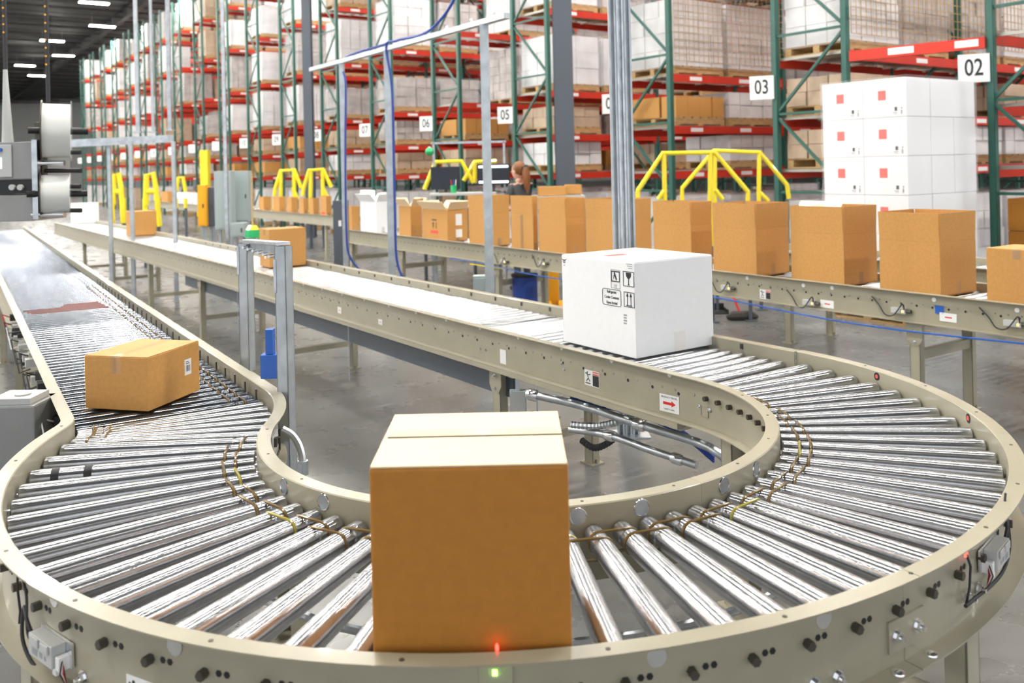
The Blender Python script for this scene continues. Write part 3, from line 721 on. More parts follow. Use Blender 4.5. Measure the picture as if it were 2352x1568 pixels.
# others on the middle lane
def mid_box(pl, pc, pr, yb, yt, label, mt, name='cardboard_box', cat='box'):
    c0 = atz(pc, yb, .8165); 
    dl = ray(pl, 400); dr = ray(pr, 400)
    # left face runs back along the lane, right face runs across it
    def inter(d, u): # c0 + u*t on the vertical plane through the eye along d
        return (c0.y*d.x-c0.x*d.y)/(u.x*d.y-u.y*d.x)
    L = inter(dl, DM); Wd = inter(dr, NM); h = (yb-yt)*c0.y/F
    return closed_carton(name, label, (c0.x, c0.y), R(35), abs(Wd), abs(L), h, mt, 'clear_tape', 'x', bevel=.003)
mb1 = mid_box(593, 620, 699, 615, 527, 'brown cardboard box behind the grey sensor frame on the middle conveyor', 'kraft')
fr_ = TM[mb1.name] @ frame((-.0005, .12, .12), (-1, 0, 0)); plate(fr_, -.02, -.04, .02, .04, 0, .0006).build('paper_label', 'paper', mb1)
mid_box(287, 301, 357, 542, 486, 'brown cardboard box by itself further back on the middle conveyor', 'kraft')
mid_box(160, 166, 225, 514, 467, 'plain white cardboard box at the far end of the middle conveyor', 'white_card', 'white_carton')

# tall open cartons on the packing line
def open_carton(pl, pc, pr, yt, label, off=.2, mt='kraft', flapx=0, tape=False, name='open_cardboard_box', fl=.35, base=Q0, direc=DR, nrm=NR, group=None, style='up', top_mt=None, minus=0):
    o0 = base+nrm*off
    def tt(px, o, u):
        d = ray(px, 400); return (o.y*d.x-o.x*d.y)/(u.x*d.y-u.y*d.x)
    t0 = tt(pc, o0, direc); c0 = o0+direc*t0; w = abs(tt(pl, c0, direc)); d = abs(tt(pr, c0, nrm))
    x_, yb = project(c0+V((0, 0, .8165))); h = (yb-yt)*c0.y/F; d = min(d, .50)
    rz = atan2(nrm.y, nrm.x)
    root = thing(name, label, 'box', (c0.x, c0.y, .8165), rz, group); w -= .012
    hb_ = h*(1-fl) if style == 'up' else h; t = .005
    MB().b2((0, 0, 0), (d, w, .01)).b2((0, 0, 0), (t, w, hb_)).b2((d-t, 0, 0), (d, w, hb_)).b2((t, 0, 0), (d-t, t, hb_)).b2((t, w-t, 0), (d-t, w, hb_)).build('body', mt, root, world=False, bevel=.001)
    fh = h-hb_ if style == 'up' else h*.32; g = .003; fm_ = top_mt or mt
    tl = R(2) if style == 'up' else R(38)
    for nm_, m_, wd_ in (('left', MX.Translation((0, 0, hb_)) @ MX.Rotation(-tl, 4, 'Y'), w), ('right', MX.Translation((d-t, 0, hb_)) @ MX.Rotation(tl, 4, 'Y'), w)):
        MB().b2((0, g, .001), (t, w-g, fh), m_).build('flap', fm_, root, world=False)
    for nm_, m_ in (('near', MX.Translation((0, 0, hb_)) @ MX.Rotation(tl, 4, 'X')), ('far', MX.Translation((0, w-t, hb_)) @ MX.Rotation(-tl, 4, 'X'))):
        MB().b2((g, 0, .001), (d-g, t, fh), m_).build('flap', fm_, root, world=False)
    if tape: MB().b2((-.0008, w*.45, .0), (0, w*.45+.05, hb_)).build('tape', 'clear_tape', root, world=False)
    MB().b2((d/2-.024, -.0008, 0), (d/2+.024, 0, .09)).build('bottom_tape', 'clear_tape', root, world=False)
    return root, w, d, hb_
open_carton(2012, 2155, 2237, 490, 'tall open cardboard box in front of the wrapped white pallet at the right')
x2, w, d, hb_ = open_carton(1810, 1934, 2010, 475, 'tall open cardboard box with white inner flaps folded over its top')
e_ = MB().b2((0, .06, 0), (.004, w-.03, .10), MX.Translation((.03, 0, hb_+.15)) @ MX.Rotation(R(35), 4, 'Y')).build('white_inner_flap', 'white_card', x2, world=False); e_['label'] = 'white folded flap'
MB().b2((-.001, w*.45, .03), (0, w*.45+.10, .08), MX.Translation((.03, 0, hb_+.15)) @ MX.Rotation(R(35), 4, 'Y')).build('tape_patch', 'kraft_light', e_, world=False)
open_carton(1632, 1733, 1808, 468, 'tall open cardboard box just right of the white handling-symbol carton')
open_carton(1496, 1584, 1632, 464, 'tall open cardboard box rising behind the right half of the white carton')
open_carton(1341, 1426, 1493, 458, 'tall open cardboard box crossed by the triple steel post', top_mt=None)
open_carton(1233, 1297, 1341, 455, 'tall open cardboard box standing left of the triple steel post', tape=False)
open_carton(1170, 1222, 1232, 450, 'tall open cardboard box with vertical tape in front of the ponytailed person', tape=True)
open_carton(1073, 1121, 1168, 449, 'tall open cardboard box behind the thin right leg of the strut gantry')
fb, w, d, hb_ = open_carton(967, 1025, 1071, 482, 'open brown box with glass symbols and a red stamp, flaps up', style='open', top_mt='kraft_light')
MF = TM[fb.name]; fr_ = MF @ frame((-.0006, w/2, hb_/2), (-1, 0, 0))
plate(fr_, -.11, -.11, .09, -.07).build('red_stamp', 'red_mark', fb); MB().prism([(-.06, .03), (-.02, .03), (-.03, -.02), (-.036, -.045), (-.044, -.045), (-.05, -.02)], 0, .001, fr_).b2((.02, -.045, 0), (.028, .03, .001), fr_).b2((.045, -.045, 0), (.053, .03, .001), fr_).b2((-.07, .055, 0), (.05, .07, .001), fr_).build('printed_symbols', 'ink', fb)
fr_ = MF @ frame((d*.55, -.0006, hb_/2), (0, -1, 0)); plate(fr_, -.04, .0, .05, .14).b2((-.04, -.15, 0), (.05, -.05, .001), fr_).build('packing_slip', 'paper', fb)
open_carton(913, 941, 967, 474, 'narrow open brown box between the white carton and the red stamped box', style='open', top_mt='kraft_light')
wx, w, d, hb_ = open_carton(825, 862, 893, 464, 'white open carton with a red bar on its raised lid on the packing line', mt='white_card', name='open_white_carton', style='open')
e_ = MB().b2((-.004, .02, hb_), (0, w-.02, hb_+.17)).build('raised_lid', 'white_card', wx, world=False); MB().b2((-.006, w*.45, hb_+.06), (-.004, w*.45+.03, hb_+.14)).build('red_bar', 'red_mark', e_, world=False)
open_carton(797, 806, 824, 474, 'small brown box hidden left of the white open carton')
# right edge closed box
o_ = rstart(.2, -2.35); closed_carton('cardboard_box', 'brown closed box cut off by the right edge of the picture', (o_.x, o_.y), HR-pi/2, .34, .36, .34, 'kraft')
for ch in []: pass
# small ones on the distant lane
k = 0
for pl_, pc_, pr_, yt_, ds in ((593, 604, 622, 452, 'leftmost'), (625, 640, 655, 452, 'second from left'), (657, 668, 683, 453, 'third from left'), (685, 696, 706, 455, 'fourth from left'), (708, 718, 731, 455, 'fifth from left'), (733, 748, 760, 450, 'rightmost, red stamped')):
    root, w, d, hb_ = open_carton(pl_, pc_, pr_, yt_, 'small brown box on the distant conveyor, '+ds+' of its row', base=p3, off=.1, fl=.25)
    if k == 5: plate(TM[root.name] @ frame((-.0006, w/2, .1), (-1, 0, 0)), -.1, -.05, .1, .0).build('red_stamp', 'red_mark', root)
    k += 1
open_carton(368, 384, 402, 440, 'brown box near the yellow handrails in the far left distance', base=p3, off=.1, fl=.25)
open_carton(404, 428, 452, 443, 'white carton in the far left distance beside the amber guard', base=p3, off=.1, mt='white_card', name='open_white_carton', fl=.2)

# ------------------------------------------------------------------ wrapped white pallet
wp = thing('wrapped_pallet_load', 'tall film wrapped stack of white cartons with red squares on a pallet', 'pallet load', (4.05, 9.0, 0), R(34))
def pallet_mb(L, D, m=MX(), z=0):
    b = MB()
    for k in range(6): x = L*(k+.5)/6; b.b2((x-L/15, 0, z+.115), (x+L/15, D, z+.135), m)
    for k in (0, .5, 1): y = .05+(D-.1)*k; b.b2((0, y-.045, z+.02), (L, y+.045, z+.115), m)
    for k in (0, .5, 1): x = .05+(L-.1)*k; b.b2((x-.05, 0, z), (x+.05, D, z+.02), m)
    return b
pallet_mb(1.3, 1.0).build('wooden_pallet', 'wood', wp, world=False)
NZ, NY, NX = 6, 2, 3; ch_, cy_, cx_ = (2.55-.135)/NZ, 1.0/NY, 1.3/NX
for iz in range(NZ):
    for iy in range(NY):
        for ix in range(NX):
            if ix not in (0, NX-1) and iy not in (0,) and iz < NZ-1: continue
            j = .004*((ix*7+iy*3+iz*5) % 3)
            q0 = V((ix*cx_+.003+(j if ix else 0), iy*cy_+.003, .135+iz*ch_))
            e_ = MB().b2(q0, q0+V((cx_-.006, cy_-.006, ch_-.003))).build('white_carton', 'white_card', wp, world=False, bevel=.006)
            if ix == 0 and iz < NZ:
                x0 = q0.x-.001; yc = q0.y+cy_*.5; zc = q0.z+ch_*.42
                fr_ = frame((x0, yc+.02, zc+.06), (-1, 0, 0)); plate(fr_, -.045, -.05, .045, .05).build('red_square', 'red_mark', e_, world=False)
                fr_ = frame((x0, q0.y+.10, q0.z+.07), (-1, 0, 0))
                MB().b2((-.03, -.01, 0), (0, .03, .001), fr_).b2((.045, .01, 0), (.055, .025, .001), fr_).build('printed_mark', 'ink', e_, world=False)
                MB().b2((-.05, -.03, 0), (.0, -.022, .001), fr_).b2((-.04, -.045, 0), (.0, -.04, .001), fr_).b2((.04, -.045, 0), (.055, 0, .001), fr_).build('small_print', 'grey_ink', e_, world=False)
b = MB(); N = 14
prof = []
ring = [(-.012, -.012), (1.312, -.012), (1.312, 1.012), (-.012, 1.012)]
for i in range(N+1):
    z = .14+(2.57-.14)*i/N
    for x, y in ring: b.v.append(V((x+.004*sin(i*2.1+x)*(1 if x > 0 else -1), y+.004*sin(i*1.7+y*3), z)))
for i in range(N):
    for j in range(4): b.f.append((i*4+j, i*4+(j+1) % 4, (i+1)*4+(j+1) % 4, (i+1)*4+j))
b.build('stretch_film', 'film', wp, world=False)

# ------------------------------------------------------------------ pallet racks
LV = [1.6, 2.3, 3.1, 4.6, 6.1, 7.6]; BAY = 2.7; DEP = 1.07; HR_ = R(35)
post = MB()
for s in (0,): post.b2((0, -.04, .006), (.004, .04, 8.9)).b2((0, -.04, .006), (.075, -.036, 8.9)).b2((0, .036, .006), (.075, .04, 8.9)).b2((-.02, -.06, 0), (.10, .06, .006))
postm = None
def mesh_of(mb, name, m, smooth=False):
    o = mb.build(name, m, None, smooth=smooth); me = o.data; bpy.data.objects.remove(o); return me
PM_ = mesh_of(post, 'post', 'rack_green')
b = MB()
z = .25; s = 1
while z < 8.6:
    b.bar((.04, -.03, z), (.04, -DEP+.03, z), .035); 
    b.bar((.04, -.03 if s > 0 else -DEP+.03, z+.03), (.04, -DEP+.03 if s > 0 else -.03, z+1.0), .035); z += 1.05; s = -s
BR_ = mesh_of(b, 'brace', 'rack_green')
BM_ = mesh_of(MB().b2((.085, -.025, -.12), (BAY-.005, .025, 0)).b2((.076, -.03, -.16), (.085, .05, .03)).b2((BAY-.009, -.03, -.16), (BAY, .05, .03)), 'beam', 'rack_red')
LB_ = mesh_of(MB().b2((.45, -.0275, -.09), (.72, -.0255, -.03)), 'beam_label', 'paper')
b = MB()
for k in range(27): b.b2((.1+k*.095, -DEP+.02, .0), (.106+k*.095, -.02, .006))
for k in range(8): b.b2((.1, -DEP+.04+k*.14, .006), (2.58, -DEP+.046+k*.14, .012))
for k in range(4): b.b2((.1+k*.8, -DEP+.02, -.03), (.13+k*.8, -.02, 0))
DK_ = mesh_of(b, 'deck', 'wire')
# load prototypes: mesh data for pallet + cartons
PW, PD_ = 1.12, .98
PL_ = mesh_of(pallet_mb(PW, PD_), 'pallet', 'wood')
def cartons_mb(nx, ny, h, nz, gap=.008, jit=.01, seed=0, w=PW, d=PD_):
    r = random.Random(seed); b = MB(); dx, dy, dz = w/nx, d/ny, h/nz
    for k in range(nz):
        for i in range(nx):
            for j in range(ny):
                if 0 < i < nx-1 and 0 < j < ny-1 and k < nz-1: continue
                o = V((r.uniform(-jit, jit), r.uniform(-jit, jit), 0))
                b.b2(V((i*dx+gap, j*dy+gap, .135+k*dz))+o, V(((i+1)*dx-gap, (j+1)*dy-gap, .135+(k+1)*dz-.006))+o)
    return b
mat('case_white', (.80, .79, .80), .35, 0, .18, 3); mat('case_grey', (.52, .48, .46), .4, 0, .3, 4); mat('case_tan', (.56, .42, .30), .45, 0, .2, 5)
TALL = [(4, 3, 1.05, 4, 'case_white', 'white'), (3, 3, 1.12, 5, 'case_white', 'white'), (3, 2, .95, 3, 'case_tan', 'brown'), (5, 4, 1.1, 6, 'case_grey', 'grey'), (2, 2, .9, 3, 'case_white', 'white'), (4, 3, .7, 3, 'case_grey', 'grey')]
LOW = [(4, 3, .42, 2, 'case_white', 'white'), (3, 3, .38, 2, 'case_tan', 'brown'), (4, 3, .33, 1, 'kraft', 'brown'), (5, 3, .45, 3, 'case_grey', 'grey')]
TM_ = [(mesh_of(cartons_mb(*t[:4], seed=k), 'cartons', t[4]), t) for k, t in enumerate(TALL)]
LM_ = [(mesh_of(cartons_mb(*t[:4], seed=20+k), 'cartons', t[4]), t) for k, t in enumerate(LOW)]
def film_mb(h, seed):
    r = random.Random(seed); b = MB(); N = 5
    for i in range(N+1):
        z = .10+(h+.06)*i/N
        for k in range(16):
            s = k/4; side = int(s); f = s-side
            x, y = [(f, 0), (1, f), (1-f, 1), (0, 1-f)][side]
            b.v.append(V((x*(PW+.05)-.025+r.uniform(-.012, .012), y*(PD_+.05)-.025+r.uniform(-.012, .012), z)))
    for i in range(N):
        for j in range(16): b.f.append((i*16+j, i*16+(j+1) % 16, (i+1)*16+(j+1) % 16, (i+1)*16+j))
    return b
FL_ = [mesh_of(film_mb(t[2], k), 'film', 'film') for k, t in enumerate(TALL)]
PN3 = V((3.62, 12.0, 0)); AR = V((cos(R(125)), sin(R(125)), 0))
def link(name, me, parent, loc=(0, 0, 0), rz=0):
    o = bpy.data.objects.new(name, me); COL.objects.link(o); o.parent = parent; o.location = loc; o.rotation_euler = (0, 0, rz); return o
ORD = ['floor', 'lowest', 'second', 'third', 'fourth', 'fifth', 'sixth']
rr_ = random.Random(11); NLOAD = 0
for n in range(2, 21):
    p = V((5.45, 10.0, 0)) if n == 2 else PN3+AR*(n-3)*3.05
    nb = {2: 3, 3: 4, 4: 5}.get(n, 5 if n < 9 else (4 if n < 15 else 2))
    num = '%02d' % n
    root = thing('pallet_rack', 'red and green pallet rack row whose end post carries sign %s' % num, 'rack', p, HR_, 'pallet rack rows along the hall')
    for k in range(nb+1):
        for y, rz in ((0, 0), (-DEP, 0)):
            link('upright_post', PM_, root, (k*BAY, y, 0))
        link('frame_brace', BR_, root, (k*BAY, 0, 0))
    for k in range(nb):
        for li, z in enumerate(LV):
            for y in (0, -DEP):
                bm_ = link('beam', BM_, root, (k*BAY+.0, y, z), 0)
                if y < 0 and k < 3: link('beam_label', LB_, bm_)
                if y < 0 and k < 3 and n < 6: link('beam_label', LB_, bm_, (1.15, 0, 0))
            if k < 3: link('wire_deck', DK_, root, (k*BAY, 0, z))
    # sign on the end post facing the lanes
    fr_ = MX.Translation(p) @ MX.Rotation(HR_, 4, 'Z') @ frame((-.012, -.02, 2.72), (-1, 0, 0))
    sx0 = -.29 if n <= 3 or n == 5 else -.15
    fr_ = MX.Translation(p) @ MX.Rotation(HR_, 4, 'Z') @ MX.Translation((-.03, .02, 2.72)) @ MX.Rotation(R(30), 4, 'Z') @ frame((0, 0, 0), (-1, 0, 0))
    e_ = plate(fr_, -.29, -.16, .03, .16, 0, .006).build('row_sign', 'paper', root); e_['label'] = 'white sign reading %s' % num
    text('number', num, .27, fr_ @ MX.Translation((-.13, 0, .0065)), 'ink', e_, .001, sx=.72)
    # loads
    nload_b = {2: 2, 3: 3, 4: 3}.get(n, 3 if n < 7 else 2)
    for k in range(nload_b):
        for li, z in enumerate([0]+LV):
            for s in (0, 1):
                xx = k*BAY+.18+s*1.24
                wp_ = MX.Translation(p) @ MX.Rotation(HR_, 4, 'Z') @ V((xx+.5, -.5, z+.3))
                px, py = project(wp_)
                if not (-60 < px < 2400 and py > -60): continue
                if n > 8 and k > 0 and li < 2: continue
                if n > 10 and k > 0 and s > 0: continue
                if n > 14 and (k > 0 or s > 0): continue
                if rr_.random() < .12: continue
                if n == 2 and k == 0 and li == 0: continue
                low = li in (1, 2); me, t = rr_.choice(LM_ if low else TM_)
                if li == 0: me, t = TM_[2] if rr_.random() < .5 else TM_[0]
                lb = '%s carton pallet load, rack row %s, %s, bay %s, %s place' % (t[5], num, 'on the floor' if li == 0 else '%s beam' % ORD[li], ['one', 'two', 'three'][k], 'left' if s == 0 else 'right')
                lo = thing('pallet_load', lb, 'pallet load', (0, 0, 0), 0, 'pallet loads in the racks')
                lo.location = p+MX.Rotation(HR_, 3, 'Z') @ V((xx, -DEP+.04, z+(.013 if li else 0))); lo.rotation_euler = (0, 0, HR_)
                link('wooden_pallet', PL_, lo); link('carton_stack', me, lo)
                if not low and t[5] != 'brown': link('stretch_film', FL_[TM_.index((me, t))], lo)
                NLOAD += 1
print('LOADS', NLOAD)
# safety nets hung on the faces of rows 03 and 04
for n, nbay in ((3, 3), (4, 4)):
    root = [o for o in bpy.data.objects if o.get('category') == 'rack' and ('sign %02d' % n) in o['label']][0]
    b = MB(); x1 = nbay*BAY
    for k in range(int(x1/.11)): b.b2((.08+k*.11, -DEP-.062, 3.3), (.088+k*.11, -DEP-.054, 6.2))
    for k in range(27): b.b2((.08, -DEP-.062, 3.3+k*.11), (x1, -DEP-.054, 3.308+k*.11))
    e_ = b.build('safety_net', 'wood', root, world=False); e_['label'] = 'brown safety netting'
# red header beam with wire deck between the 03 and 02 rows
a = PN3+MX.Rotation(HR_, 3, 'Z') @ V((0, -DEP, 3.0)); c_ = V((5.45, 10.0, 3.0))
hdr = thing('aisle_header_beam', 'red beam with white labels bridging the aisle between signs 03 and 02', 'beam', (a.x, a.y, 3.0), atan2(c_.y-a.y, c_.x-a.x))
L_ = hypot(c_.x-a.x, c_.y-a.y)
MB().b2((.08, -.03, -.06), (L_-.04, .03, .07)).build('beam', 'rack_red', hdr, world=False)
MB().b2((.55, -.032, -.03), (.85, -.0305, .05)).build('beam_label', 'paper', hdr, world=False); MB().b2((1.3, -.032, -.03), (1.55, -.0305, .05)).build('beam_label', 'paper', hdr, world=False)

# ------------------------------------------------------------------ building columns
def column(px0, px1, Y, label):
    a, c_ = aty(px0, 300, Y), aty(px1, 300, Y); w = c_.x-a.x; x = (a.x+c_.x)/2
    b = MB().b2((x-w/2, Y-.012, 0), (x+w/2, Y, 10.6)).b2((x-w/2, Y+w, 0), (x+w/2, Y+w+.012, 10.6)).b2((x-.006, Y, 0), (x+.006, Y+w, 10.6))
    return tag(b.build('steel_column', 'column'), label, 'column')
column(1276, 1319, 14.2, 'dark grey steel building column rising left of the triple steel post')
column(698, 718, 23.2, 'slim grey steel building column among the racks in the upper left centre')
cb = thing('control_cabinet', 'dark grey upright cabinet standing at the end of the packing line', 'cabinet', aty(781, 500, 10.8)*1)
cb.location.z = 0; TM[cb.name] = MX.Translation(cb.location)
MB().b2((-.085, 0, 0), (.085, .12, 1.36)).build('body', 'column', cb, world=False); MB().b2((-.02, -.002, 1.05), (.015, 0, 1.12)).build('label', 'paper', cb, world=False)

# triple strut post
q = aty(1428, 300, 5.65); tp = thing('strut_post', 'tall triple galvanised strut post rising behind the white carton', 'post', (q.x, q.y, 0))
for k, nm_ in enumerate(('strut_channel',)*3):
    x = -.048+.048*k
    e_ = MB().b2((x-.0225, -.02, .01), (x-.019, .022, 9.9)).b2((x+.019, -.02, .01), (x+.0225, .022, 9.9)).b2((x-.019, .018, .01), (x+.019, .022, 9.9)).b2((x-.019, -.02, .01), (x-.010, -.017, 9.9)).b2((x+.010, -.02, .01), (x+.019, -.017, 9.9)).build('strut_channel', 'strut' if k != 1 else 'steel', tp, world=False)
MB().b2((-.13, -.09, 0), (.13, .09, .01)).build('base_plate', 'steel', tp, world=False)

# strut frame over the aisle
def strut(a, b_, name, root, m='strut', w=.042): return MB().bar(a, b_, w, w).build(name, m, root)
pA, pB, pC = aty(1117, 300, 7.5), aty(893, 300, 9.0), aty(788, 300, 9.97)
for q in (pA, pB, pC): q.z = 0
sf = thing('overhead_gantry', 'galvanised strut gantry with three legs carrying blue cables between the conveyors', 'frame', pA)
ZT = 2.93
for q, w in ((pA, .075), (pB, .065), (pC, .055)): MB().bar(q+V((0, 0, .01)), q+V((0, 0, ZT)), w, .045, up=(0, 1, 0)).b2((q.x-.08, q.y-.08, 0), (q.x+.08, q.y+.08, .01)).build('upright', 'strut', sf)
u = (pC-pA).normalized(); MB().bar(pA-u*.35+V((0, 0, ZT+.02)), pC+u*.9+V((0, 0, ZT+.02)), .06, .045).build('top_rail', 'strut', sf)
for i in range(7): q = pA+u*(.2+i*.42)+V((0, 0, ZT+.05)); MB().cyl(q-V((0, 0, .0)), q+V((0, 0, .03)), .015, 8).build('rail_clamp', 'chrome', sf)
def spline(P, k=8):
    P = [V(p) for p in P]; out = []
    for i in range(len(P)-1):
        a, b_, c_, d_ = P[max(i-1, 0)], P[i], P[i+1], P[min(i+2, len(P)-1)]
        for j in range(k): t = j/k; out.append(.5*((2*b_)+(c_-a)*t+(2*a-5*b_+4*c_-d_)*t*t+(-a+3*b_-3*c_+d_)*t**3))
    return out+[P[-1]]
tag(MB().tube(spline([pA+u*.5+V((.15, 0, 4.2)), pA+u*.55+V((.1, 0, 3.4)), pA+u*.9+V((0, 0, 3.02)), pA+u*1.6+V((0, -.03, 3.0)), pB+V((-.0, -.04, 2.96)), pB+V((.05, -.05, 2.5)), pB+V((.05, -.05, 1.4)), pB+V((.07, -.05, .75)), pB+V((.25, -.05, .55)), pB+V((.5, .1, .5))]), .014, 6).build('blue_cable', 'blue_cable', smooth=True), 'thick blue cable dropping down the middle leg of the strut gantry', 'cable')
tag(MB().tube(spline([pB+V((0, -.05, 2.99)), pC+V((.02, -.05, 2.96)), pC+V((.05, -.05, 2.7)), pC+V((.03, -.05, 2.0)), pC+V((.02, -.05, 1.1)), pC+V((.06, -.05, .75)), pC+V((.30, -.05, .52)), pC+V((.65, -.3, .56))]), .013, 6).build('blue_cable', 'blue_cable', smooth=True), 'blue cable looping down the left leg of the strut gantry', 'cable')

# small sensor frame beside the left lane
g1_, g2_ = V((-1.235, 4.15, 0)), V((-.893, 3.5, 0))
gt = thing('sensor_frame', 'short grey steel frame with two posts and a sensor bar beside the left conveyor', 'frame', g2_)
def uchan(q, z0, z1, w=.042):
    rz = R(-20); m = MX.Translation(q) @ MX.Rotation(rz, 4, 'Z')
    return MB().b2((-w/2, -w/2, z0), (w/2, -w/2+.004, z1), m).b2((-w/2, -w/2, z0), (-w/2+.004, w/2, z1), m).b2((w/2-.004, -w/2, z0), (w/2, w/2, z1), m).b2((-w/2, w/2-.004, z0), (w/2, w/2, z1), m)
uchan(g2_, 0.01, 1.43, .050).build('post', 'strut', gt); uchan(g1_, .80, 1.39, .050).build('post', 'strut', gt)
MB().bar(g1_+V((0, 0, 1.405)), g2_+V((0, 0, 1.44)), .055, .012).bar(g1_+V((.02, 0, 1.375)), g2_+V((.02, 0, 1.41)), .012, .035).build('top_bar', 'steel', gt)
for k in range(6): q = g1_.lerp(g2_, .15+.14*k)+V((-.01, -.02, 1.385)); MB().cyl(q, q+V((-.01, -.03, 0)), .007, 6).build('bar_bolt', 'chrome', gt)
for q in (g1_, g2_):
    MB().b2((q.x-.036, q.y-.02, 1.25), (q.x-.026, q.y+.02, 1.38)).build('clamp', 'steel', gt)
MB().bar(g1_+V((-.03, 0, .79)), g2_+V((-.01, .03, .80)), .07, .02).build('base_arm', 'tan', gt)
MB().b2((g2_.x-.05, g2_.y-.05, 0), (g2_.x+.05, g2_.y+.05, .01)).build('base_plate', 'steel', gt)
bx = thing('junction_box', 'blue boxes bolted behind the sensor frame post', 'box', (g2_.x-.03, g2_.y+.12, .86))
q0 = aty(611, 860, 3.62); q1 = aty(672, 805, 3.62)
bx.location = (q0.x, 3.56, q0.z); TM[bx.name] = MX.Translation(bx.location)
MB().b2((q0.x, 3.54, q0.z), (q1.x, 3.60, q1.z)).build('housing', 'blue', bx, bevel=.003)
q2 = aty(621, 805, 3.62); q3 = aty(636, 750, 3.62); MB().b2((q2.x, 3.55, q2.z), (q3.x, 3.59, q3.z)).build('top_housing', 'blue', bx)
MB().bar((q1.x-.03, 3.57, q1.z-.03), (g2_.x, 3.525, q1.z-.03), .03, .03).build('mounting_arm', 'steel', bx)

# conduit elbow at the inner bend and pipes in the middle
p = [aty(648, 985, 3.3), aty(672, 1000, 3.3), aty(690, 1030, 3.28), aty(696, 1070, 3.26), aty(692, 1100, 3.25)]
p.append(V((p[-1].x, p[-1].y, .05)))
tag(MB().tube(spline(p), .014, 8).tube([p[3]+V((0, 0, .02)), p[3]-V((0, 0, .03))], .02, 8).build('conduit_elbow', 'steel', smooth=True), 'galvanised conduit elbow dropping behind the inner rail at left', 'pipe')
def pipe(px, label, r=.017, fit=()):
    P = [aty(x, y, Y) for x, y, Y in px]; root = thing('conduit_pipe', label, 'pipe', (P[0].x, P[0].y, P[0].z))
    S = spline(P); MB().tube(S, r, 10).build('pipe', 'steel', root, smooth=True)
    for f in fit:
        i = int(f*(len(S)-2)); d = (S[i+1]-S[i]).normalized()
        MB().tube([S[i]-d*.03, S[i]-d*.02, S[i]+d*.02, S[i]+d*.03], [r*1.2, r*1.5, r*1.5, r*1.2], 10).build('coupling', 'chrome', root, smooth=True)
pipe([(1215, 905, 4.4), (1330, 930, 4.25), (1470, 975, 4.0), (1600, 1015, 3.8), (1650, 1040, 3.7), (1690, 1075, 3.65)], 'upper galvanised conduit pipe slanting under the middle conveyor', .019, (.05, .42))
pipe([(1310, 985, 4.4), (1400, 1000, 4.2), (1500, 1035, 4.0), (1600, 1068, 3.85)], 'lower galvanised conduit pipe slanting under the middle conveyor', .017, (.35, .9))
pts = spline([aty(1312, 975, 4.3), aty(1370, 978, 4.25), aty(1420, 968, 4.2), aty(1470, 950, 4.2)], 14)
tag(MB().tube(pts, [.015+.003*(i % 2) for i in range(len(pts))], 8).build('flexible_hose', 'steel'), 'ribbed grey flexible conduit curving behind the front box', 'pipe')
pts = spline([aty(1335, 1010, 4.5), aty(1365, 1028, 4.45), aty(1400, 1015, 4.4), aty(1418, 995, 4.4)], 12)
tag(MB().tube(pts, [.015+.003*(i % 2) for i in range(len(pts))], 8).build('flexible_hose', 'rubber'), 'short dark ribbed hose hooked under the conduit pipes', 'pipe')
pts = [spline([aty(x, y+dy, 4.35) for x, y in ((1310, 905), (1350, 922), (1400, 928), (1470, 945), (1560, 985), (1640, 1050))], 6) for dy in (0, 5, 10)]
tag(MB().tube(pts[0], .008, 6).tube(pts[1], .008, 6).tube(pts[2], .008, 6).build('blue_cable', 'blue_cable', smooth=True), 'bundle of blue cables under the middle conveyor', 'cable')
q = aty(1190, 925, 4.6); jb = thing('junction_box', 'small grey junction box hung under the middle conveyor', 'box', q-V((0, 0, .1)))
MB().box(q, (.085, .06, .13)).build('body', 'cabinet', jb, bevel=.003); MB().box(q+V((0, -.032, 0)), (.078, .004, .12)).build('cover', 'machine_light', jb)
MB().bar(q+V((0, 0, .06)), q+V((0, 0, .13)), .02).build('bracket', 'steel', jb)

# grey gearbox cabinet left
q = aty(60, 940, 3.45); gb = thing('drive_cabinet', 'grey drive cabinet standing under the left edge of the left conveyor', 'cabinet', (q.x, q.y, 0))
MB().b2((-.10, -.09, .02), (.08, .10, .86)).build('body', 'machine', gb, world=False, bevel=.008); MB().b2((-.095, -.08, .86), (.06, .06, .885)).cyl((-.0, -.02, .885), (0, -.02, .892), .03, 14).build('lid', 'machine_light', gb, world=False, bevel=.003)
MB().b2((-.05, -.0915, .45), (.06, -.09, .62)).build('dark_window', 'black', gb, world=False)
for s in (-1, 1): MB().cyl((s*.06-.01, 0, 0), (s*.06-.01, 0, .02), .02, 8).build('foot', 'bolt', gb, world=False)

# ------------------------------------------------------------------ label printing machine, upper left
YM = 5.5
def mrect(x0, y0, x1, y1, Y0, Y1): a, c_ = aty(x0, y1, Y0), aty(x1, y0, Y0); return V((a.x, Y0, a.z)), V((c_.x, Y1, c_.z))
lm = thing('labelling_machine', 'grey labelling machine with two white label reels at the upper left edge', 'machine', (aty(-60, 500, YM).x, YM+.2, 0))
def mp(name, m, x0, y0, x1, y1, Y0, Y1, bev=.004, parent=lm): a, c_ = mrect(x0, y0, x1, y1, Y0, Y1); return MB().b2(a, c_).build(name, m, parent, bevel=bev)
mp('upper_housing', 'machine', -120, 325, 78, 415, YM, YM+.45); mp('dark_band', 'black', -120, 412, 76, 448, YM+.01, YM+.44); mp('lower_housing', 'machine', -120, 447, 74, 512, YM, YM+.42)
e_ = mp('control_panel', 'machine_light', -40, 332, 25, 408, YM-.012, YM); a, c_ = mrect(-30, 362, 3, 388, YM-.014, YM-.012); MB().b2(a, c_).build('display', 'screen_lit', e_)
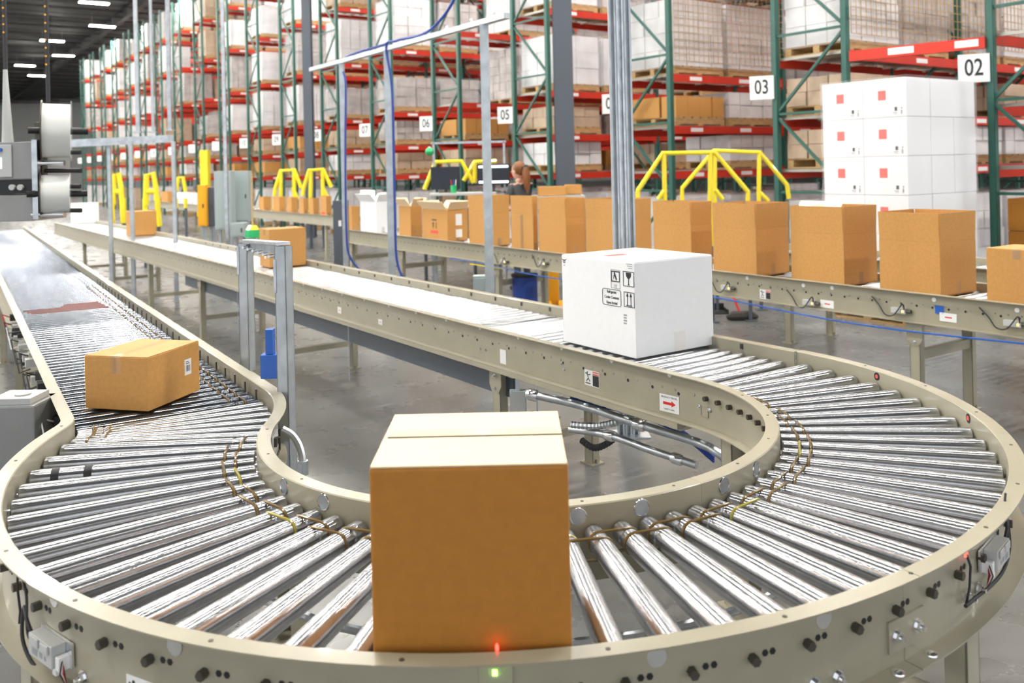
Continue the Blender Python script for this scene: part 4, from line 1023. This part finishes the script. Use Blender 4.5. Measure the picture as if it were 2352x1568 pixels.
q = aty(2, 344, YM-.012); MB().cyl(q, q-V((0, .012, 0)), .011, 14).build('blue_button', 'blue', e_)
for px in (30, 49): q = aty(px, 430, YM+.01); MB().cyl(q, q-V((0, .02, 0)), .018, 14).build('knob', 'machine_light', lm, smooth=True)
mp('edge_rail', 'steel', 75, 320, 84, 505, YM-.02, YM+.02)
q = aty(18, 330, YM+.1); q2 = aty(12, 160, YM+.1); MB().tube([q, q2], [.035, .013], 10).build('antenna_cone', 'machine_light', lm, smooth=True)
mp('stand_column', 'machine', -110, 512, -70, 900, YM+.1, YM+.25); a, c_ = mrect(-120, 890, -60, 900, YM, YM+.35)
MB().b2((a.x-.1, YM-.1, 0), (c_.x+.1, YM+.5, .02)).bar((a.x+.12, YM+.17, .02), (a.x+.12, YM+.17, .6), .1).build('stand_base', 'machine', lm)
for (x0, x1, y0, y1) in ((98, 150, 238, 362), (95, 148, 402, 488)):
    a, c_ = aty(x0, (y0+y1)/2, YM), aty(x1, (y0+y1)/2, YM); r = (y1-y0)/2*YM/F; c_ = c_+V((0, (c_.x-a.x)*.47, 0)); ax = (c_-a).normalized()
    e_ = MB().cyl(a, c_, r, 36).build('label_reel', 'label_roll', lm, smooth=True)
    for q, nm_ in ((a, -1), (c_, 1)): MB().cyl(q, q+ax*nm_*.008, r*1.13, 36).build('reel_flange', 'film' if nm_ > 0 else 'bolt', e_, smooth=True)
    MB().cyl(a-ax*.08, c_+ax*.10, .022, 12).build('reel_axle', 'black', e_, smooth=True)
for x0, y0, x1 in ((98, 374, 148), (95, 492, 148)):
    a, c_ = aty(x0-10, y0, YM), aty(x1, y0, YM); MB().cyl(a-V((.03, 0, 0)), c_, .017, 12).build('guide_roller', 'chrome', lm, smooth=True)
for x0, x1, y in ((80, 187, 392), (80, 185, 428), (80, 187, 483), (80, 185, 350)):
    a, c_ = aty(x0, y, YM+.06), aty(x1, y, YM+.06); MB().cyl(a, c_, .014, 10).build('arm_rod', 'black', lm, smooth=True)
mp('reel_mount', 'bolt', 84, 280, 96, 500, YM+.03, YM+.09, .002)
for px, Y, nm_ in ((110, 5.9, 'black cable with yellow ties hanging beside the label reels'), (13, 6.0, 'black cable with yellow ties hanging at the left edge of the picture')):
    a = aty(px, 200 if px > 50 else 160, Y); root = thing('hanging_cable', nm_, 'cable', a)
    if px > 50: a.z = aty(px, 235, Y).z
    MB().tube([a, V((a.x, a.y, 6)), V((a.x, a.y, 10.3))], .014, 8).build('cord', 'rubber', root, smooth=True)
    t = MB()
    for k in range(26): z = a.z+.25+.055*k; t.cyl((a.x, a.y-.014, z), (a.x, a.y-.018, z), .007, 6)
    t.build('yellow_ties', 'amber', root)
    TM[root.name]

# conduits and overhead strut at left
def vpost(px, y0, y1, Y, label, m='steel', r=.02, to_ceiling=True, to_floor=False):
    a = aty(px, y1, Y); z1 = 10.2 if to_ceiling else aty(px, y0, Y).z
    z0 = 0 if to_floor else a.z
    root = thing('strut_drop', label, 'post', (a.x, Y, z0)); MB().bar((a.x, Y, z0), (a.x, Y, z1), r*2, r*1.6, up=(0, 1, 0)).build('channel', m, root); MB().b2((a.x-.05, Y-.05, z0), (a.x+.05, Y+.05, z0+.02)).build('foot_plate', 'steel', root)
    return root
vpost(317, 0, 305, 12.0, 'slim bluish strut drop left of the conduit pair in the upper left', 'strut', .022)
vpost(352, 0, 305, 12.2, 'thin pale strut drop between its two neighbours in the upper left', 'strut', .016)
vpost(391, 0, 300, 12.4, 'pale strut drop at the end of the horizontal strut in the upper left', 'steel', .025)
vpost(519, 0, 400, 12.0, 'tall pale strut post behind the grey electrical cabinet', 'steel', .022, True, True)
a, c_ = aty(150, 330, 11.8), aty(398, 318, 12.2)
ov = thing('overhead_strut', 'horizontal galvanised strut spanning behind the label reels', 'frame', a); MB().bar(a, c_, .05, .10).build('channel', 'steel', ov)
for px in (250, 300, 398): q = aty(px, 325, 12); q2 = V((q.x, 12, 0)); MB().bar(q2+V((0, 0, .0)), q, .045, .045, up=(0, 1, 0)).build('upright', 'strut', ov)

# electrical cabinets
def cab(x0, x1, y0, y1, Y, name, label, m='cabinet', zfloor=True):
    a, c_ = mrect(x0, y0, x1, y1, Y, Y+.2); root = thing(name, label, 'cabinet', ((a.x+c_.x)/2, Y+.1, 0))
    MB().b2((a.x, Y, a.z), (c_.x, Y+.2, c_.z)).build('body', m, root, bevel=.004); MB().b2((a.x+.02, Y-.006, a.z+.02), (c_.x-.02, Y, c_.z-.02)).build('door', m, root, bevel=.002)
    MB().b2((c_.x-.05, Y-.02, (a.z+c_.z)/2-.03), (c_.x-.035, Y-.006, (a.z+c_.z)/2+.03)).build('handle', 'bolt', root)
    MB().bar((a.x+.04, Y+.1, 0), (a.x+.04, Y+.1, a.z), .04).build('leg', 'strut', root); MB().bar((c_.x-.04, Y+.1, 0), (c_.x-.04, Y+.1, a.z), .04).build('leg', 'strut', root)
    return root
cab(494, 530, 392, 528, 12.6, 'electrical_cabinet', 'tall pale grey electrical cabinet left of its twin behind the middle conveyor')
cab(532, 570, 392, 510, 12.9, 'electrical_cabinet', 'pale grey electrical cabinet with conduits right of its twin behind the middle conveyor')
cab(530, 562, 512, 545, 12.3, 'electrical_cabinet', 'small grey electrical box below the twin cabinets')
yg = cab(455, 472, 425, 520, 13.2, 'rack_guard', 'bright amber guard panel left of the electrical cabinets', 'amber'); cab(473, 492, 430, 520, 13.3, 'rack_guard', 'dark grey guard panel between the amber panel and the cabinets', 'column')
q = aty(467, 350, 30); tag(MB().b2((q.x-.13, 30, 0), (q.x+.13, 30.3, aty(465, 345, 30).z)).b2((q.x-.3, 29.9, .3), (q.x+.3, 30, .5)).build('lift_mast', 'yellow'), 'yellow lift mast in the distance above the amber guard panel', 'forklift')

# broom with green block, floor broom
q = aty(580, 545, 11.6); br = thing('broom', 'upright broom with a green and yellow head leaning by the electrical cabinets', 'broom', (q.x, 11.6, q.z))
MB().cyl(aty(580, 525, 11.6), aty(578, 400, 11.7), .012, 8).build('handle', 'wood', br); MB().tube([aty(580, 517, 11.6), aty(580, 527, 11.6)], [.05, .09], 10).build('head', 'yellow', br)
MB().tube([aty(580, 527, 11.6), aty(580, 545, 11.6)], [.09, .10], 10).build('bristles', 'green', br)
MB().bar(V((q.x, 11.62, 0)), V((q.x, 11.62, q.z)), .05).build('stand', 'strut', br)
q = atz(1705, 735, 0); fb_ = thing('broom', 'dark push broom lying on the floor under the packing line', 'broom', (q.x, q.y, 0))
MB().tube([V((-.17, .0, .035)), V((-.10, 0, .045)), V((.1, 0, .045)), V((.17, 0, .03))], [.02, .055, .055, .02], 8).build('bristles', 'bristle', fb_, world=False, smooth=True); MB().cyl((-.02, 0, .07), (-.14, .15, .45), .013, 8).build('handle', 'red', fb_, world=False)
q = atz(1650, 728, 0); dp = thing('dustpan', 'black dustpan lying left of the broom under the packing line', 'dustpan', (q.x, q.y+.3, 0))
MB().b2((-.16, -.12, 0), (.16, .12, .01)).b2((-.16, .10, .01), (.16, .12, .09)).b2((-.16, -.12, .01), (-.15, .1, .05)).b2((.15, -.12, .01), (.16, .1, .05)).build('pan', 'black', dp, world=False); MB().cyl((0, .12, .05), (.02, .25, .10), .015, 8).build('handle', 'black', dp, world=False)

# yellow handrails
def rail(name, label, lines, Y, r=.03, posts=()):
    base = aty(lines[0][0][0], 450, Y); root = thing(name, label, 'handrail', (base.x, Y, 0))
    for ln in lines:
        P = [aty(x, y, Y) for x, y in ln]; MB().tube(P, r, 8).build('rail_tube', 'yellow', root, smooth=False)
    for x in posts:
        q = aty(x, 455, Y); MB().cyl((q.x, Y, .82), (q.x, Y, q.z), r, 8).build('post', 'yellow', root); MB().cyl((q.x, Y, 0), (q.x, Y, .82), r*.8, 8).b2((q.x-.06, Y-.06, 0), (q.x+.06, Y+.06, .012)).build('dark_leg', 'column', root)
    return root
rail('yellow_handrail', 'yellow crossover handrail standing left, behind the boxes near sign 03', [[(1465, 460), (1465, 438), (1522, 352), (1642, 350), (1718, 440), (1718, 470)], [(1525, 352), (1527, 456)], [(1632, 352), (1631, 456)], [(1527, 436), (1512, 458)], [(1643, 436), (1660, 458)]], 9.6, .026, (1465, 1527, 1631, 1718))
rail('yellow_handrail', 'yellow crossover handrail standing right, reaching towards post 03', [[(1567, 460), (1567, 432), (1640, 346), (1745, 350), (1808, 425)], [(1744, 350), (1743, 456)], [(1642, 350), (1642, 456)], [(1743, 440), (1765, 462)], [(1808, 425), (1812, 456)]], 10.3, .026, (1567, 1642, 1743))
rail('yellow_handrail', 'yellow handrail left of the pair behind the distant small boxes', [[(630, 450), (633, 430), (645, 392), (676, 390), (692, 432)], [(645, 392), (645, 455)], [(675, 392), (676, 455)], [(672, 430), (684, 458)]], 20.2, .045, (630, 645, 676))
rail('yellow_handrail', 'yellow handrail right of the pair behind the distant small boxes', [[(695, 450), (698, 430), (710, 391), (742, 389), (761, 430)], [(714, 392), (713, 455)], [(741, 392), (742, 455)], [(741, 430), (753, 455)]], 19.9, .045, (695, 713, 742))
rail('yellow_handrail', 'yellow handrail at the far left behind the lone brown box', [[(257, 480), (262, 402), (272, 398), (278, 430), (283, 510)], [(262, 402), (260, 470)], [(257, 440), (280, 440)]], 17.0, .05, (257, 283))
rail('yellow_handrail', 'yellow handrail between the far left one and the amber guard', [[(333, 480), (336, 402), (352, 397), (358, 430), (366, 520)], [(337, 402), (336, 470)], [(335, 440), (360, 440)]], 16.6, .05, (333, 362))
rail('yellow_handrail', 'yellow handrail in the distance above the white far carton', [[(405, 440), (410, 408), (420, 406), (426, 440)]], 24, .05, (405, 426))
rail('yellow_handrail', 'yellow handrail framing the packing desk monitors', [[(975, 435), (1000, 372), (1060, 370), (1088, 420)], [(1065, 415), (1090, 372), (1140, 370)], [(1090, 372), (1090, 420)]], 13.6, .035, (975, 1088, 1140))

# ------------------------------------------------------------------ packing desk, monitors, worker
YD = 12.6
a, c_ = aty(985, 441, YD), aty(1140, 441, YD); DT = 1.37
dk = thing('packing_desk', 'grey packing desk behind the row of open boxes', 'desk', ((a.x+c_.x)/2, YD+.2, 0))
MB().b2((a.x, YD, DT-.035), (c_.x, YD+.55, DT)).build('desk_top', 'machine_light', dk, bevel=.004)
for x in (a.x+.04, c_.x-.04):
    for y in (YD+.04, YD+.5): MB().bar((x, y, 0), (x, y, DT-.035), .04).build('leg', 'strut', dk)
MB().b2((a.x, YD+.1, .6), (c_.x, YD+.5, .63)).build('lower_shelf', 'machine_light', dk)
MB().bar((a.x+.04, YD+.5, DT), (a.x+.04, YD+.5, 2.1), .03).bar((c_.x+.12, YD+.5, 0), (c_.x+.12, YD+.5, 2.1), .03).bar((a.x, YD+.5, 2.1), (c_.x+.15, YD+.5, 2.1), .03, .03).bar((c_.x-.02, YD+.5, DT-.02), (c_.x+.14, YD+.5, DT-.02), .03).build('overhead_frame', 'steel', dk)
def monitor(x0, x1, y0, y1, Y, label, lit):
    a, c_ = mrect(x0, y0, x1, y1, Y, Y+.04); root = thing('monitor', label, 'monitor', ((a.x+c_.x)/2, Y+.08, DT))
    MB().b2(a, c_).build('bezel', 'black', root, bevel=.004); e_ = MB().b2((a.x+.015, Y-.002, a.z+.015), (c_.x-.015, Y, c_.z-.015)).build('screen', 'screen', root)
    if lit:
        MB().b2((a.x+.02, Y-.004, a.z+.02), (c_.x-.02, Y-.002, a.z+.05)).b2((a.x+.02, Y-.004, c_.z-.05), (c_.x-.02, Y-.002, c_.z-.02)).build('lit_bar', 'screen_lit', e_)
    xm = (a.x+c_.x)/2; MB().bar((xm, Y+.07, DT+.015), (xm, Y+.07, a.z+.1), .04).b2((xm-.1, Y, DT), (xm+.1, Y+.16, DT+.015)).bar((xm, Y+.07, a.z+.08), (xm, Y+.04, a.z+.08), .04).build('stand', 'bolt', root)
monitor(990, 1056, 382, 436, YD+.3, 'dark blank monitor at the left of the packing desk', False)
monitor(1097, 1170, 376, 424, YD+.25, 'dark monitor with bright bars facing the worker', True)
q = aty(987, 348, YD+.5); gl = thing('signal_light', 'round green signal light above the left of the packing desk', 'light', (q.x, q.y, 2.1))
MB().tube([q-V((0, 0, .06)), q-V((0, 0, .04)), q, q+V((0, 0, .04)), q+V((0, 0, .06))], [.02, .055, .07, .055, .02], 14).build('lens', 'green', gl, smooth=True); MB().cyl((q.x, q.y, 2.05), (q.x, q.y, q.z-.05), .02, 8).build('stem', 'paper', gl)
q = aty(1042, 438, YD+.1); cu = thing('pen_cup', 'green cup of pens on the packing desk between the monitors', 'cup', (q.x, YD+.1, DT)); MB().cyl((q.x, YD+.1, DT), (q.x, YD+.1, DT+.11), .04, 12, .045).build('cup', 'green', cu)
for dx, m_ in ((-.02, 'red'), (.0, 'blue'), (.02, 'paper')): MB().cyl((q.x+dx, YD+.1, DT+.01), (q.x+dx*1.8, YD+.1, DT+.19), .006, 6).build('pen', m_, cu)

def worker():
    px, py = aty(1196, 440, 12.3).x, 12.3
    root = thing('person', 'person with a long auburn ponytail in a dark grey top facing the monitors', 'person', (px, py, 0), R(-42))
    me = bpy.data.meshes.new('body'); J = []; E = []; RD = []
    def j(x, y, z, r, par=None):
        J.append((x, y, z)); RD.append(r)
        if par is not None: E.append((par, len(J)-1))
        return len(J)-1
    pel = j(0, 0, .98, .15); wst = j(0, 0, 1.12, .125, pel); ch = j(-.01, 0, 1.32, .15, wst); nk = j(-.02, 0, 1.50, .062, ch); hd0 = j(-.03, 0, 1.58, .055, nk)
    for s in (-1, 1):
        sh = j(-.02, .17*s, 1.44, .07, ch); el = j(-.10, .22*s, 1.16, .045, sh); wr = j(-.33, .17*s, 1.12, .03, el); hn = j(-.40, .16*s, 1.13, .032, wr)
        for k in range(4): f1_ = j(-.46, (.16+.02*(k-1.5))*s, 1.125, .009, hn); j(-.50, (.16+.022*(k-1.5))*s, 1.105, .008, f1_)
        th_ = j(-.43, .125*s, 1.125, .010, hn); j(-.46, .115*s, 1.115, .009, th_)
        hp = j(0, .09*s, .90, .095, pel); kn = j(-.02, .10*s, .50, .06, hp); an = j(.01, .10*s, .09, .04, kn); j(-.14, .11*s, .045, .035, an)
    me.from_pydata(J, E, []); o = bpy.data.objects.new('body', me); COL.objects.link(o)
    sk = o.modifiers.new('s', 'SKIN'); 
    if not me.skin_vertices: 
        bm = bmesh.new(); bm.from_mesh(me); bm.verts.layers.skin.verify(); bm.to_mesh(me); bm.free()
    for k, sv in enumerate(me.skin_vertices[0].data): sv.radius = (RD[k], RD[k])
    me.skin_vertices[0].data[0].use_root = True
    o.modifiers.new('u', 'SUBSURF').levels = 2; o.modifiers['u'].render_levels = 2
    bpy.context.view_layer.update()
    m2 = bpy.data.meshes.new_from_object(o.evaluated_get(bpy.context.evaluated_depsgraph_get())); bpy.data.objects.remove(o)
    m2.materials.clear(); m2.materials.append(MAT['skin']); m2.materials.append(MAT['shirt'])
    for p_ in m2.polygons:
        p_.use_smooth = True; c = p_.center
        p_.material_index = 1 if (c.z < 1.485 and not (c.x < -.16 and c.z < 1.25 and c.z > 1.0)) else 0
    bo = bpy.data.objects.new('body', m2); COL.objects.link(bo); bo.parent = root
    def blob(name, c, r, m, n=16, par=root):
        b = MB(); R_ = []
        pts = [(c[0], c[1], c[2]+r[2]*sin(-pi/2+pi*k/10)) for k in range(11)]
        k0 = len(b.v)
        for k in range(11):
            a = -pi/2+pi*k/10
            for q in range(n): t = 2*pi*q/n; b.v.append(V((c[0]+r[0]*cos(a)*cos(t), c[1]+r[1]*cos(a)*sin(t), c[2]+r[2]*sin(a))))
        for k in range(10):
            for q in range(n): b.f.append((k*n+q, k*n+(q+1) % n, (k+1)*n+(q+1) % n, (k+1)*n+q))
        return b.build(name, m, par, world=False, smooth=True)
    hd = blob('head', (-.045, 0, 1.665), (.098, .075, .118), 'skin'); blob('nose', (-.145, 0, 1.655), (.016, .012, .022), 'skin', 10, hd)
    for s in (-1, 1): blob('ear', (-.04, .075*s, 1.66), (.022, .01, .03), 'skin', 10, hd); blob('eye', (-.132, .03*s, 1.68), (.010, .012, .008), 'ink', 8, hd)
    blob('mouth', (-.136, 0, 1.615), (.008, .022, .006), 'red_mark', 8, hd)
    hr = blob('hair', (-.015, 0, 1.695), (.103, .088, .108), 'hair')
    MB().tube([(.06, 0, 1.73), (.10, 0, 1.70), (.115, -.01, 1.60), (.13, -.015, 1.48), (.14, -.02, 1.36)], [.03, .05, .055, .045, .012], 12).build('ponytail', 'hair', hr, world=False, smooth=True)
    MB().cyl((.082, 0, 1.715), (.097, 0, 1.70), .052, 12).build('hair_tie', 'black', hr, world=False)
    return root
pw = worker()

# a few brown boxes on the table behind, and pallets on the right floor
for (x0, x1, y0, y1, Y, lb) in ((1236, 1300, 428, 450, 12.2, 'flat brown box behind the tall open boxes right of the worker'), (1300, 1336, 424, 446, 12.4, 'brown box with an open end right of the flat one behind the tall boxes')):
    a, c_ = mrect(x0, y0, x1, y1, Y, Y+.3); o = closed_carton('cardboard_box', lb, (a.x, Y), 0, c_.x-a.x, .3, c_.z-a.z, 'kraft', z=a.z)
a, c_ = aty(1225, 452, 12.1), aty(1345, 452, 12.1); tb = thing('side_table', 'low steel table hidden behind the tall open boxes', 'table', ((a.x+c_.x)/2, 12.3, 0))
z_ = aty(1236, 450, 12.2).z-.004
MB().b2((a.x, 12.1, z_-.03), (c_.x, 12.75, z_)).build('table_top', 'machine_light', tb)
for x in (a.x+.04, c_.x-.04):
    for y in (12.15, 12.7): MB().bar((x, y, 0), (x, y, z_-.03), .04).build('leg', 'strut', tb)
rb_ = thing('pallet_load', 'brown cartons with white labels stacked on a pallet under sign 02 at the right edge', 'pallet load', (5.2, 9.2, 0), R(34), None)
rb_.location = V((5.45, 10.0, 0))+MX.Rotation(HR_, 3, 'Z') @ V((.18, -DEP+.04, 0)); TM[rb_.name] = MX.Translation(rb_.location) @ MX.Rotation(R(34), 4, 'Z')
pallet_mb(1.2, 1.0).build('wooden_pallet', 'wood', rb_, world=False)
for iz in range(3):
    for ix in range(3):
        q0 = V((ix*.4+.003, .01, .135+iz*.37)); e_ = MB().b2(q0, q0+V((.394, .96, .365))).build('carton', 'kraft_dark', rb_, world=False, bevel=.004)
        b = MB()
        for k in range(2):
            for l_ in range(2): b.b2((q0.x+.08+.18*k, .008, q0.z+.08+.14*l_), (q0.x+.15+.18*k, .0095, q0.z+.15+.14*l_))
        b.build('white_label', 'paper', e_, world=False)
# front of the S-bend control clutter
q = OC+er[7]*(RR+.0)
fr_ = frame(OC+V((cos(R(-3)), sin(R(-3)), 0))*(RR-.041)+V((0, 0, .77)), (1, 0, 0))
w_, n_ = web(-176+0, .79, True)
e_ = fit_mesh('control_module', MB().b2((-.05, -.03, 0), (.05, .03, .03)), 'machine_light', w_, n_, cv); e_['label'] = 'small grey control module inside the left bend'
fr_ = frame(w_, n_); MB().b2((-.03, -.01, .03), (-.01, .02, .04), fr_).b2((.01, -.01, .03), (.03, .01, .045), fr_).build('relay', 'bolt', e_)
MB().tube([fr_ @ V(v) for v in ((.05, 0, .02), (.08, .02, .03), (.07, -.05, .03), (0, -.06, .03))], .004, 6).build('cable', 'rubber', e_, smooth=True)

# things under the packing line
q = aty(1107, 640, 7.75); uc = thing('control_box', 'pale grey control box on the right leg of the overhead gantry', 'box', (q.x, 7.6, .3))
MB().b2((q.x-.07, 7.56, .28), (q.x+.07, 7.68, .80)).build('body', 'cabinet', uc, bevel=.004); MB().b2((q.x-.06, 7.552, .30), (q.x+.06, 7.56, .78)).build('door', 'cabinet', uc)
MB().bar((q.x, 7.62, 0), (q.x, 7.62, .28), .04).build('stand', 'strut', uc)
q = aty(1272, 650, 10.6); pj = thing('pallet_jack', 'orange pallet jack partly hidden under the packing line', 'pallet jack', (q.x, 10.6, 0))
MB().b2((-.06, -.03, .02), (.06, .1, .62)).b2((-.12, -.5, .05), (-.04, 0, .12)).b2((.04, -.5, .05), (.12, 0, .12)).build('frame', 'amber', pj, world=False, bevel=.006); MB().cyl((0, .1, .5), (0, .25, 1.0), .02, 8).build('handle', 'black', pj, world=False)
for x in (-.08, .08): MB().cyl((x-.02, -.42, .04), (x+.02, -.42, .04), .04, 12).cyl((x-.02, .03, .04), (x+.02, .03, .04), .04, 12).build('wheel', 'black', pj, world=False)
q = aty(1205, 640, 9.9); bn = thing('bin', 'navy blue bin standing under the packing line', 'bin', (q.x, 9.9, 0))
MB().prism([(.14*cos(pi*k/8), .14*sin(pi*k/8)) for k in range(16)], 0, .5).build('bin_body', 'blue_cable', bn, world=False); MB().prism([(.15*cos(pi*k/8), .15*sin(pi*k/8)) for k in range(16)], .5, .53).build('rim', 'black', bn, world=False)
